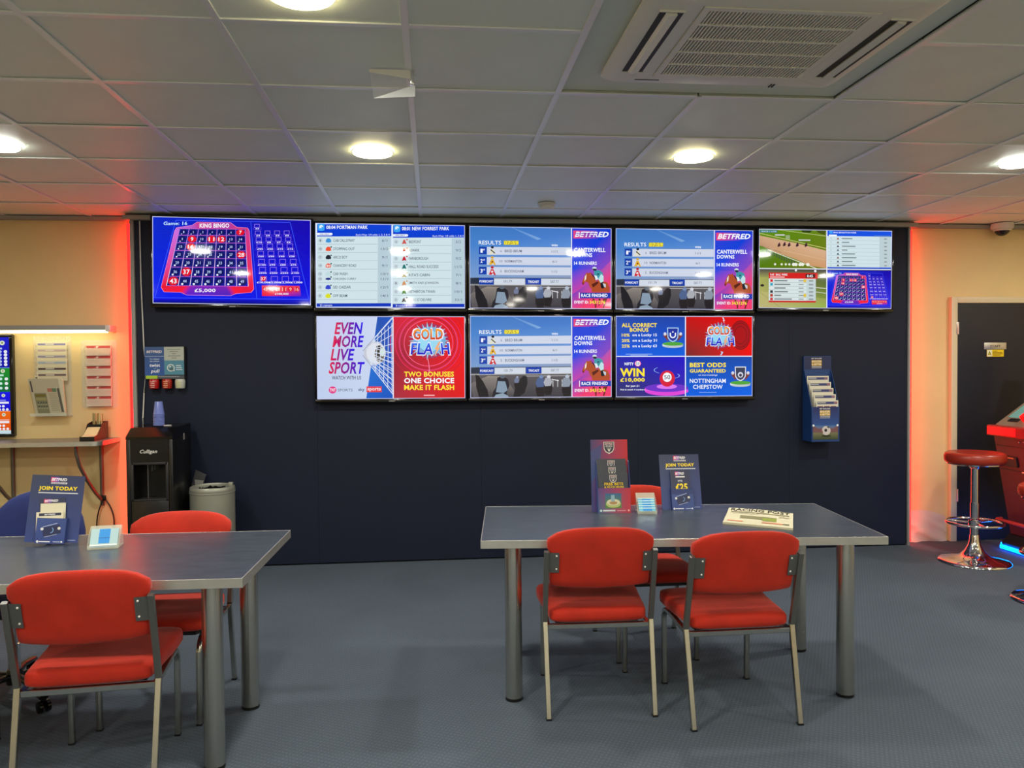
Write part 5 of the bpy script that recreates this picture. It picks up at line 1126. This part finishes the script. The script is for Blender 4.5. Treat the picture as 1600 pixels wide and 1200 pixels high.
c = Canvas((0, 0, 225, 262), Wr - 0.006, 0.262); c.L = 1; c.rect(0, 0, 225, 262, (30, 66, 130), (26, 58, 120)); c.L = 2; c.rect(8, 0, 217, 140, (30, 40, 96), (40, 80, 150)); c.rect(8, 140, 217, 200, (60, 110, 165), (150, 110, 110)); c.rect(8, 195, 217, 250, (120, 120, 90), (50, 70, 40)); c.L = 3; c.poly([(8, 140), (50, 165), (175, 165), (217, 140), (217, 195), (8, 195)], (120, 82, 88)); c.disc(12, 140, 9, (220, 235, 240)); c.disc(212, 140, 9, (220, 235, 240))
c.L = 4; bb(c, 64, 6, 1.0); c.L = 4; c.disc(118, 180, 36, (205, 200, 200), 36, 20); c.L = 5; c.disc(114, 178, 12, (40, 30, 40)); c.poly([(120, 146), (140, 150), (148, 162), (132, 160)], (50, 60, 70)); c.poly([(84, 170), (92, 195), (84, 198)], (150, 50, 50)); c.disc(118, 222, 40, (30, 40, 26), 7)
c.build('front_print', M_ink, t, (0.003, -0.1504, 0.005))
for k in range(5):
    z = 0.265 + 0.047 * (4 - k); f = (z - 0.265) / 0.19
    y = -0.142 + 0.105 * f
    l = empty('leaflet', (2.91 + 0.018 + 0.006 * (k), 6.0 + y, 0.865 + 0.05 + 0.036 * (4 - k)), 0, ['topmost', 'second', 'middle', 'fourth', 'lowest and frontmost'][k] + ' white leaflet stepped in the blue wall rack', 'leaflet')
    hh2 = z + 0.055 - (0.05 + 0.036 * (4 - k)) 
    B('paper', M_paperw, l, 0, 0.178, 0, 0.003, 0, hh2)
    c = Canvas((0, 0, 178, 60), 0.178, 0.06); c.L = 1; c.rect(0, 0, 178, 60, (222, 218, 200)); c.L = 2; c.rect(8, 9, 170, 30, (110, 115, 125), (90, 96, 130)); c.rect(80, 12, 140, 26, (52, 60, 120)); c.rect(146, 12, 168, 26, (150, 100, 120)); c.L = 3; c.rect(12, 15, 76, 19, (205, 205, 200))
    if k == 4:
        for q in range(3): c.rect(8 + 54 * q, 44, 54 + 54 * q, 54, (120, 70, 60))
    c.build('print', M_ink, l, (0, -0.0004, hh2 - 0.06))

# ================================================================ left corner: canopy light, shelf, terminal screen, racks
t = empty('canopy_light', (-2.325, YB, 1.742), 0, 'grey wall canopy with a bright warm light strip above the terminal screen', 'light')
B('canopy_body', M_greytrim, t, -1.4, -0.035, -0.12, -0.001, 0.018, 0.052, 0.002)
B('light_strip', M_led_white, t, -1.4, -0.035, -0.117, -0.06, 0.0, 0.017, 0.002)
B('end_cap', mat('white_end_cap', (225, 215, 210), .4), t, -0.034, 0.0, -0.12, -0.001, 0.006, 0.052, 0.002)
t = empty('wall_shelf', (-2.315, YB, 0.97), 0, 'grey wall shelf with a rounded metal corner and curved steel brackets', 'shelf')
r_ = 0.06
pts = [(-1.5, -0.36), (-r_, -0.36)] + [(-r_ + r_ * math.sin(PI / 2 * k / 6), -0.36 + r_ - r_ * math.cos(PI / 2 * k / 6)) for k in range(1, 7)] + [(0, -0.002), (-1.5, -0.002)]
MB().prism(pts, -0.028, 0, 'z').build('shelf_board', mat('grey_shelf_laminate', (122, 122, 118), 0.35), t)
pts2 = [(-1.5, -0.3645), (-r_, -0.3645)] + [(-r_ + (r_ + .004) * math.sin(PI / 2 * k / 6), -0.36 + r_ - (r_ + .0045) * math.cos(PI / 2 * k / 6)) for k in range(1, 7)] + [(0.004, -0.002)]
mb = MB()
for (p, q) in zip(pts2, pts2[1:]): mb.bm.faces.new([mb.bm.verts.new((*v, z)) for v, z in ((p, -.029), (q, -.029), (q, .0006), (p, .0006))])
bmesh.ops.remove_doubles(mb.bm, verts=mb.bm.verts, dist=1e-5); mb.build('edge_strip', M_alu, t, 50)
for x in (-0.125, -0.745):
    br = MB(); br.tube([(x - .005, -0.012, -0.03), (x - .005, -0.012, -0.50)], 0.014, 12); br.tube([(x - .06, -0.30, -0.03), (x - .058, -0.30, -0.09), (x - .048, -0.27, -0.18), (x - .03, -0.20, -0.29), (x - .012, -0.10, -0.40), (x - .005, -0.02, -0.46)], 0.013, 12)
    br.build('bracket', mat('grey_bracket_tube', (110, 108, 98), 0.4, metal=0.6), t, 50)
t = empty('terminal_screen', (-3.035, YB, 0.99), 0, 'upright terminal screen with coloured number rows at the left edge', 'screen')
Wt, Ht = 0.62, 0.745
mb = MB()
for a, b_, c_, d in ((-Wt, 0, 0, .022), (-Wt, 0, Ht - .022, Ht), (-Wt, -Wt + .022, .022, Ht - .022), (-.022, 0, .022, Ht - .022)): mb.box(a, b_, -0.045, -0.02, c_, d, 0.002)
mb.build('bezel', M_gloss, t, 40); B('back_housing', M_black, t, -Wt + .004, -.004, -0.03, -0.001, 0.004, Ht - .004)
c = Canvas((-560, 0, 155, 940), Wt - .03, Ht - .035)
L0 = [(-10, 300, (0, 20, 215), (0, 0, 170)), (300, 530, (20, 150, 40), (0, 110, 60)), (530, 715, (10, 10, 245), (0, 0, 210)), (715, 900, (250, 110, 10), (235, 80, 10)), (900, 940, (215, 235, 240), (190, 220, 235))]
for y0, y1, a, b_ in L0: c.L = 0; c.rect(-560, y0, 155, y1, a, b_)
c.L = 1
c.rect(-560, 296, 155, 302, (120, 160, 240)); c.rect(-560, 712, 155, 717, (245, 200, 200))
for (y, r0) in ((60, 22), (330, 18), (565, 16), (750, 16)): c.L = 1; c.disc(86, y, r0, (225, 235, 215)); c.L = 2; c.disc(86, y, r0 * .4, (120, 150, 60))
c.L = 1
def rows_(ys_, xs_, r, col=(190, 205, 250)):
    for y in ys_:
        for x in xs_: c.disc(x, y, r, col, n=10)
xsA = [-540 + 32 * k for k in range(20)]
c.rect(-300, 106, 84, 122, (190, 210, 250)); rows_([144, 174, 206, 238, 268], xsA, 13); rows_([144, 174, 206, 238, 268], [112], 15, WHITE)
c.rect(-300, 362, 92, 380, (200, 240, 225)); rows_([406, 450, 494], xsA, 13, (205, 245, 235)); rows_([406, 450, 494], [114], 15, WHITE)
c.rect(14, 625, 130, 644, WHITE); c.rect(40, 606, 106, 616, (150, 160, 250)); rows_([668], [-300 + 32 * k for k in range(13)], 12, WHITE); rows_([700], [-268 + 32 * k for k in range(13)], 12, WHITE)
c.rect(18, 812, 130, 832, WHITE); c.rect(24, 796, 130, 806, (250, 190, 180)); rows_([856], [-300 + 32 * k for k in range(13)], 12, WHITE); rows_([886], [-268 + 32 * k for k in range(13)], 12, WHITE)
c.rect(-200, 812, -20, 832, WHITE); c.rect(-200, 625, -20, 644, WHITE)
c.rect(151, 0, 155, 940, (225, 220, 250))
c.build('screen', M_scrdim, t, (-Wt + .017, -0.040, 0.0175))
# acrylic newspaper rack
t = empty('newspaper_rack', (-2.905, YB, 1.13), 0, 'clear wall rack of newspapers beside the terminal screen', 'wall rack')
B('back_sheet', M_acr, t, 0.0, 0.26, -0.006, -0.001, 0, 0.59)
mb = MB(); mb.box(0.005, 0.258, -0.094, -0.092, 0.01, 0.03); mb.box(0.005, 0.258, -0.094, -0.006, 0.008, 0.011); mb.box(0.04, 0.22, -0.05, -0.048, 0.29, 0.34); mb.build('pocket', M_acr2, t)
for k in range(6):
    z = 0.53 - 0.045 * k; n = empty('newspaper', (-2.905 + 0.02 + 0.003 * k, YB - 0.014 - 0.007 * k, 1.13 + z - 0.04), 0, ['topmost', 'second', 'third', 'fourth', 'fifth', 'sixth'][k] + ' newspaper down the upper tier of the clear rack', 'newspaper')
    mb = MB(); mb.prism([(0.0, 0.06), (0.012, 0.0), (0.215, 0.0), (0.215, 0.05), (0.205, 0.06)], -0.003, 0.0, 'y'); mb.build('folded_paper', M_paper, n)
    c = Canvas((0, 0, 205, 40), .205, .04); c.L = 1; c.rect(8, 12, 200, 26, ((130, 130, 170), (180, 160, 160), (140, 140, 165), (150, 170, 190), (70, 56, 62), (100, 84, 92))[k]); c.L = 2; c.rect(60, 15, 120, 22, (205, 200, 190)); c.build('print', M_ink, n, (0.006, -.0034, .02))
def dnews(c):
    c.rect(0, 0, 300, 300, (178, 172, 148)); c.L = 2; c.rect(30, 120, 150, 290, (120, 122, 96)); c.rect(170, 80, 260, 110, (170, 110, 90)); c.rect(218, 80, 260, 110, (90, 120, 90)); c.rect(268, 80, 292, 280, (84, 84, 76)); c.rect(10, 20, 26, 110, (70, 64, 70)); c.L = 3; c.rect(36, 130, 144, 150, (110, 100, 40)); c.rect(38, 158, 140, 180, (150, 146, 96))
    for a in range(4):
        for b_ in range(2): c.disc(54 + 26 * a, 200 + 30 * b_, 8, (70, 80, 70)); c.rect(46 + 26 * a, 212 + 30 * b_, 60 + 26 * a, 222 + 30 * b_, (160, 158, 130))
    for b_ in range(9): c.rect(175, 125 + 17 * b_, 258, 130 + 17 * b_, (140, 136, 116))
n = empty('newspaper', (-2.905 + 0.022, YB - 0.066, 1.15), 0, 'large folded newspaper in front at the bottom of the clear rack', 'newspaper')
mb = MB(); mb.prism([(0.028, 0.0), (0.225, 0.0), (0.208, 0.25), (0.195, 0.262), (-0.028, 0.262), (-0.030, 0.25)], -0.02, 0.0, 'y'); mb.build('folded_paper', M_paper, n)
c = Canvas((0, 0, 300, 300), .25, .26); c.xf = lambda x, y: (x * .82 + (300 - 0) * .0 + y * .19, y); c.L = 1; dnews(c); c.xf = None; c.build('print', M_ink, n, (-.028, -.0206, 0.0))
n = empty('newspaper', (-2.905 + 0.02, YB - 0.036, 1.20), 0, 'folded newspaper just behind the large one in the clear rack', 'newspaper')
B('folded_paper', M_paper, n, 0.0, 0.19, -0.006, 0, 0, 0.235)
c = Canvas((0, 0, 190, 30), .19, .03); c.L = 1; c.rect(5, 14, 90, 22, (60, 50, 60)); c.rect(100, 20, 185, 28, (170, 130, 120)); c.build('print', M_ink, n, (0, -.0064, .205))
# slip rack with six pockets
t = empty('slip_rack', (-2.575, YB, 1.19), 0, 'clear wall rack with six pockets of red headed slips', 'wall rack')
mb = MB(); mb.prism([(0.012, 0.0), (0.238, 0.0), (0.25, 0.012), (0.25, 0.49), (0.238, 0.50), (0.012, 0.50), (0, 0.49), (0, 0.012)], -0.005, -0.001, 'y'); mb.build('back_sheet', M_acr, t)
for k in range(6):
    z = 0.385 - 0.0745 * k
    mb = MB(); mb.box(0.045, 0.215, -0.043, -0.041, z - 0.0, z + 0.055); mb.box(0.045, 0.215, -0.041, -0.006, z, z + 0.002); mb.build('pocket', M_acr, t)
    s_ = empty('slip_pad', (-2.575 + 0.032, YB - 0.036, 1.19 + z + 0.003), 0, ['topmost', 'second', 'third', 'fourth', 'fifth', 'lowest'][k] + ' pad of red headed slips in the six pocket rack', 'slips', 'red headed slips in the wall rack')
    s_.rotation_euler = (-0.2, 0, 0)
    mb = MB(); mb.prism([(0.018, 0), (0.185, 0), (0.185, 0.076), (0.0, 0.076)], 0, 0.008, 'y'); mb.build('slips', M_paperw, s_)
    c = Canvas((0, 0, 185, 76), .185, .076); c.L = 1; c.poly([(2, 2), (183, 2), (183, 74), (18, 74)], (200, 170, 140)); c.L = 2; c.poly([(12, 5), (180, 5), (180, 24), (17, 24)], (178, 70, 66)); c.L = 3; c.disc(88, 14, 8, (225, 205, 195)); c.line(70, 20, 105, 8, 3, (225, 180, 170)); c.L = 2; c.rect(22, 38, 100, 42, (180, 120, 100)); c.rect(22, 52, 90, 55, (180, 130, 110)); c.build('print', M_ink, s_, (0, -.0006, 0))
# brown pen and slip box on the shelf
t = empty('slip_box', (-2.475, YB - 0.30, 0.971), 0, 'dark box of slips standing on the wall shelf', 'box')
M_box = mat('dark_brown_board', (52, 26, 24), 0.4)
prof = [(0.0, 0.0), (0.24, 0.0), (0.24, 0.125), (0.20, 0.125), (0.13, 0.112), (0.10, 0.07), (0.06, 0.038), (0.0, 0.030)]
for x in (0, 0.098): MB().prism(prof, x, x + 0.003, 'x').build('side_panel', M_box, t)
B('front_panel', M_black, t, 0.003, 0.098, 0, 0.003, 0, 0.030); B('base_panel', M_black, t, 0.003, 0.098, 0.003, 0.24, 0, 0.003); B('back_panel', M_black, t, 0.003, 0.098, 0.225, 0.24, 0.003, 0.125)
B('divider', M_black, t, 0.003, 0.098, 0.13, 0.135, 0.003, 0.108)
n = empty('slip_bundle', (-2.475, YB - 0.30, 0.975), 0, 'cream slips lying in the front of the dark box', 'slips')
MB().prism([(0.006, 0.0), (0.125, 0.0), (0.125, 0.085), (0.10, 0.070), (0.05, 0.035), (0.006, 0.026)], 0.006, 0.094, 'x').build('slips', mat('cream_slip_paper', (222, 208, 160), .7), n)
n = empty('pen_bundle', (-2.475, YB - 0.13, 0.975), 0, 'bundle of small betting pens standing in the dark box', 'pens')
random.seed(11)
for k in range(9):
    mb = MB(); x = 0.014 + 0.009 * k; y = random.uniform(.0, .04); tx = random.uniform(-.008, .008); mb.tube([(x, y, 0.0), (x + tx, y + .01, 0.18 + random.uniform(-.006, .006))], 0.0042, 8); mb.build('pen', mat('pen_cream', (205, 190, 130), .4) if k % 2 else mat('pen_khaki', (150, 130, 80), .4), n, 40)
# black cables under the shelf
for k, (lb, path) in enumerate((('left black cable looping below the shelf bracket', [(-2.43, YB - .02, 0.52), (-2.46, YB - .03, 0.46), (-2.48, YB - .04, 0.36), (-2.475, YB - .04, 0.26), (-2.50, YB - .04, 0.18), (-2.56, YB - .03, 0.12), (-2.60, YB - .02, 0.02)]),
                                 ('right black cable looping below the shelf bracket', [(-2.44, YB - .02, 0.53), (-2.40, YB - .03, 0.50), (-2.355, YB - .04, 0.42), (-2.35, YB - .04, 0.32), (-2.375, YB - .04, 0.22), (-2.38, YB - .03, 0.10), (-2.38, YB - .02, 0.02)]))):
    cu = bpy.data.curves.new('c', 'CURVE'); cu.dimensions = '3D'; sp = cu.splines.new('NURBS'); sp.points.add(len(path) - 1)
    for p, q in zip(sp.points, path): p.co = (*q, 1)
    sp.use_endpoint_u = True; sp.order_u = 4; cu.bevel_depth = 0.005; cu.bevel_resolution = 2; cu.resolution_u = 6
    o = bpy.data.objects.new('tmp', cu); COL.objects.link(o); me = bpy.data.meshes.new_from_object(o.evaluated_get(bpy.context.evaluated_depsgraph_get())); bpy.data.objects.remove(o)
    me.materials.clear(); me.materials.append(M_black); tag(link('cable', me), lb, 'cable', 'cables under the wall shelf')
tag(MB().box(-2.455, -2.41, YB - .035, YB - .028, 0.505, 0.545, 0.004).build('cable_clip', M_black, None, 40), 'small black clip gathering the two cables below the shelf', 'clip')

# ================================================================ bar stools
def make_stool(label):
    t = empty('bar_stool', (0, 0, 0), 0, label, 'stool', 'chrome stools by the gaming machine')
    MB().lathe([(0.001, 0.0), (0.236, 0.0), (0.242, 0.004), (0.240, 0.012), (0.225, 0.020), (0.16, 0.032), (0.10, 0.050), (0.066, 0.085), (0.045, 0.125), (0.036, 0.16), (0.033, 0.20), (0.031, 0.205)], 48, cap=False).build('base', M_chrome, t, 60)
    MB().lathe([(0.029, 0.19), (0.030, 0.44), (0.0255, 0.441), (0.0255, 0.72)], 28, cap=False).build('column', M_chrome, t, 40)
    mb = MB(); ring = [(0.185 * math.cos(2 * PI * k / 40), 0.185 * math.sin(2 * PI * k / 40), 0.292) for k in range(40)]; mb.tube(ring, 0.0105, 10, closed=True)
    mb.lathe([(0.0305, 0.272), (0.042, 0.272), (0.042, 0.312), (0.0305, 0.312)], 24, cap=False)
    for a in (0.3, 0.3 + PI * 2 / 3, 0.3 + PI * 4 / 3): mb.tube([(0.04 * math.cos(a), 0.04 * math.sin(a), 0.292), (0.18 * math.cos(a), 0.18 * math.sin(a), 0.292)], 0.009, 8)
    mb.build('footrest', M_chrome, t, 60)
    MB().lathe([(0.03, 0.69), (0.05, 0.715), (0.165, 0.722), (0.178, 0.722), (0.186, 0.727), (0.186, 0.733), (0.178, 0.736)], 40, cap=False).build('seat_pan', M_chrome, t, 50)
    MB().lathe([(0.001, 0.733), (0.186, 0.733), (0.199, 0.742), (0.204, 0.76), (0.203, 0.785), (0.196, 0.803), (0.178, 0.812), (0.15, 0.812), (0.08, 0.806), (0.001, 0.804)], 48, cap=False).build('seat', M_redlip, t, 60)
    return t
s1 = make_stool('chrome bar stool with red seat standing before the dark door'); s1.location = (3.955, 5.43, 0)
s2 = copy_tree(s1); s2.location = (3.79, 4.47, 0)
for ch in s2.children:
    if ch.name.split('.')[0] in ('seat', 'seat_pan', 'column'): ch.location.z = -0.095
s2.location = (3.79, 4.47, 0); s2['label'] = 'second chrome bar stool, mostly cut off by the right edge'

# ================================================================ gaming machine (faces the stools)
t = empty('gaming_machine', (4.30, 5.12, 0), 0, 'dark red lit gaming machine cut off by the right edge', 'gaming machine')
M_gm = mat('machine_maroon', (92, 30, 40), 0.35); M_gmd = mat('machine_black', (24, 22, 28), 0.3); M_gmb = mat('machine_bronze', (150, 140, 118), 0.35, metal=0.3)
Wg = 0.63   # along y, 0..Wg
MB().prism([(0.045, 0.90), (0.19, 0.13), (0.55, 0.13), (0.55, 0.90)], 0.0, Wg, 'y').build('lower_body', M_gm, t)
MB().prism([(0.14, 0.0), (0.56, 0.0), (0.56, 0.13), (0.20, 0.13), (0.13, 0.062)], -0.02, Wg + 0.02, 'y').build('plinth', M_gmd, t)
mb = MB(); mb.box(0.112, 0.136, -0.03, Wg + 0.02, 0.012, 0.040, 0.004); mb.box(0.13, 0.56, Wg + 0.02, Wg + 0.035, 0.03, 0.055, 0.004); mb.build('blue_light_strip', M_led_blue, t)
MB().prism([(0.0, 0.905), (0.0, 0.975), (0.008, 0.985), (0.09, 0.985), (0.09, 0.905)], -0.02, Wg + 0.02, 'y').build('console_bar', mat('machine_red_trim', (150, 30, 34), .25), t)
MB().box(-0.004, 0.0, Wg * .55, Wg + 0.012, 0.915, 0.972, 0.001).build('red_light_panel', emit('red_panel_glow', (255, 8, 14), 2.2), t)
MB().prism([(0.06, 0.985), (0.37, 1.20), (0.55, 1.20), (0.55, 0.90), (0.06, 0.90)], -0.005, Wg + 0.005, 'y').build('console', M_gmb, t)
ang = math.atan2(0.215, 0.31); L_ = math.hypot(.31, .215)
T = Matrix.Translation((0.06, 0, 0.985)) @ Matrix.Rotation(-ang, 4, 'Y')
mb = MB(); mb.box(0.10, L_ - .01, 0.03, Wg - .03, 0.0005, 0.004, m=T); mb.build('touch_screen', emit('machine_screen', (95, 140, 130), 0.8, .15), t)
mb = MB(); mb.box(0.05, 0.085, Wg * .72, Wg * .88, 0.0005, 0.006, m=T); mb.build('note_slot', M_gmd, t); mb = MB(); mb.box(0.06, 0.11, Wg * .40, Wg * .66, 0.001, 0.05, 0.004, m=T); mb.build('red_button_pod', emit('red_pod_glow', (255, 6, 10), 2.0), t)
MB().prism([(0.34, 1.19), (0.44, 1.62), (0.56, 1.62), (0.56, 1.19)], 0, Wg, 'y').build('upper_cabinet', M_gmd, t)
mb = MB(); T2 = Matrix.Translation((0.34, 0, 1.2)) @ Matrix.Rotation(-math.atan2(.43, .10), 4, 'Y'); mb.box(0.02, 0.42, 0.03, Wg - .03, 0.0005, 0.004, m=T2); mb.build('upper_screen', emit('machine_screen2', (50, 60, 130), 1.0, .15), t)
# front details on the sloping door
sl_ = math.atan2(0.145, 0.77); T3 = Matrix.Translation((0.045, 0, 0.90)) @ Matrix.Rotation(-sl_, 4, 'Y')
mb = MB(); mb.box(-0.003, 0.002, 0.005, Wg - .005, -0.075, -0.07, m=T3); mb.box(-0.003, 0.002, 0.005, Wg - .005, -0.262, -0.256, m=T3); mb.build('door_joint', M_gmd, t)
for (y, z) in ((Wg * .58, -0.03), (Wg * .50, -0.022), (Wg * .50, -0.06)): MB().sphere((0, 0, 0), 0.008, 12, 8, (1, 1, 1)).build('stud', M_chrome, t, 60).matrix_local = T3 @ Matrix.Translation((-0.003, y, z))
mb = MB(); mb.box(-0.012, 0.002, Wg * .66, Wg * .90, -0.23, -0.15, 0.004, m=T3); mb.build('coin_tray', M_gmd, t)
mb = MB(); mb.box(-0.016, -0.010, Wg * .70, Wg * .88, -0.165, -0.155, m=T3); mb.build('tray_lip', mat('tray_copper', (200, 130, 90), .3, metal=.5), t)
mb = MB(); mb.box(-0.014, 0.002, Wg * .2, Wg * .6, -0.265, -0.255, m=T3); mb.build('door_trim', M_chrome, t)
MB().tube([(0.12, -0.01, 0.245), (0.075, 0.0, 0.245), (0.075, Wg, 0.245), (0.12, Wg + .01, 0.245)], 0.014, 10).build('footrest_bar', mat('red_bar_paint', (190, 60, 60), .3), t, 50)
# real lamps of the machine's strip and the two red strips are their glowing meshes

# wrinkled loose wall covering at the foot of the cream wall, right of the navy wall
random.seed(21)
nxx, nzz = 34, 18
from mathutils import noise as NZ
mb = MB(); G_ = []
for i in range(nxx + 1):
    row = []
    for j in range(nzz + 1):
        u, v = i / nxx, j / nzz; x = 3.86 + 0.345 * u; z = 0.26 * v * (0.55 + 0.45 * math.sin(PI * (0.35 + 0.5 * u)))
        d = (1 - v) ** 1.3 * (0.012 + 0.016 * NZ.noise(Vector((u * 5 + v * 3, v * 6, 1.3))) + 0.010 * math.sin(9 * (u + 1.2 * v) + 2 * v))
        row.append(mb.bm.verts.new((x, YB - 0.001 - max(0.0005, d), z)))
    G_.append(row)
for i in range(nxx):
    for j in range(nzz): mb.bm.faces.new([G_[i][j], G_[i + 1][j], G_[i + 1][j + 1], G_[i][j + 1]])
tag(mb.build('loose_wall_covering', mat('pale_wall_covering', (214, 198, 178), .6), None, 80), 'wrinkled pale wall covering at the wall foot left of the dark door', 'wall covering')
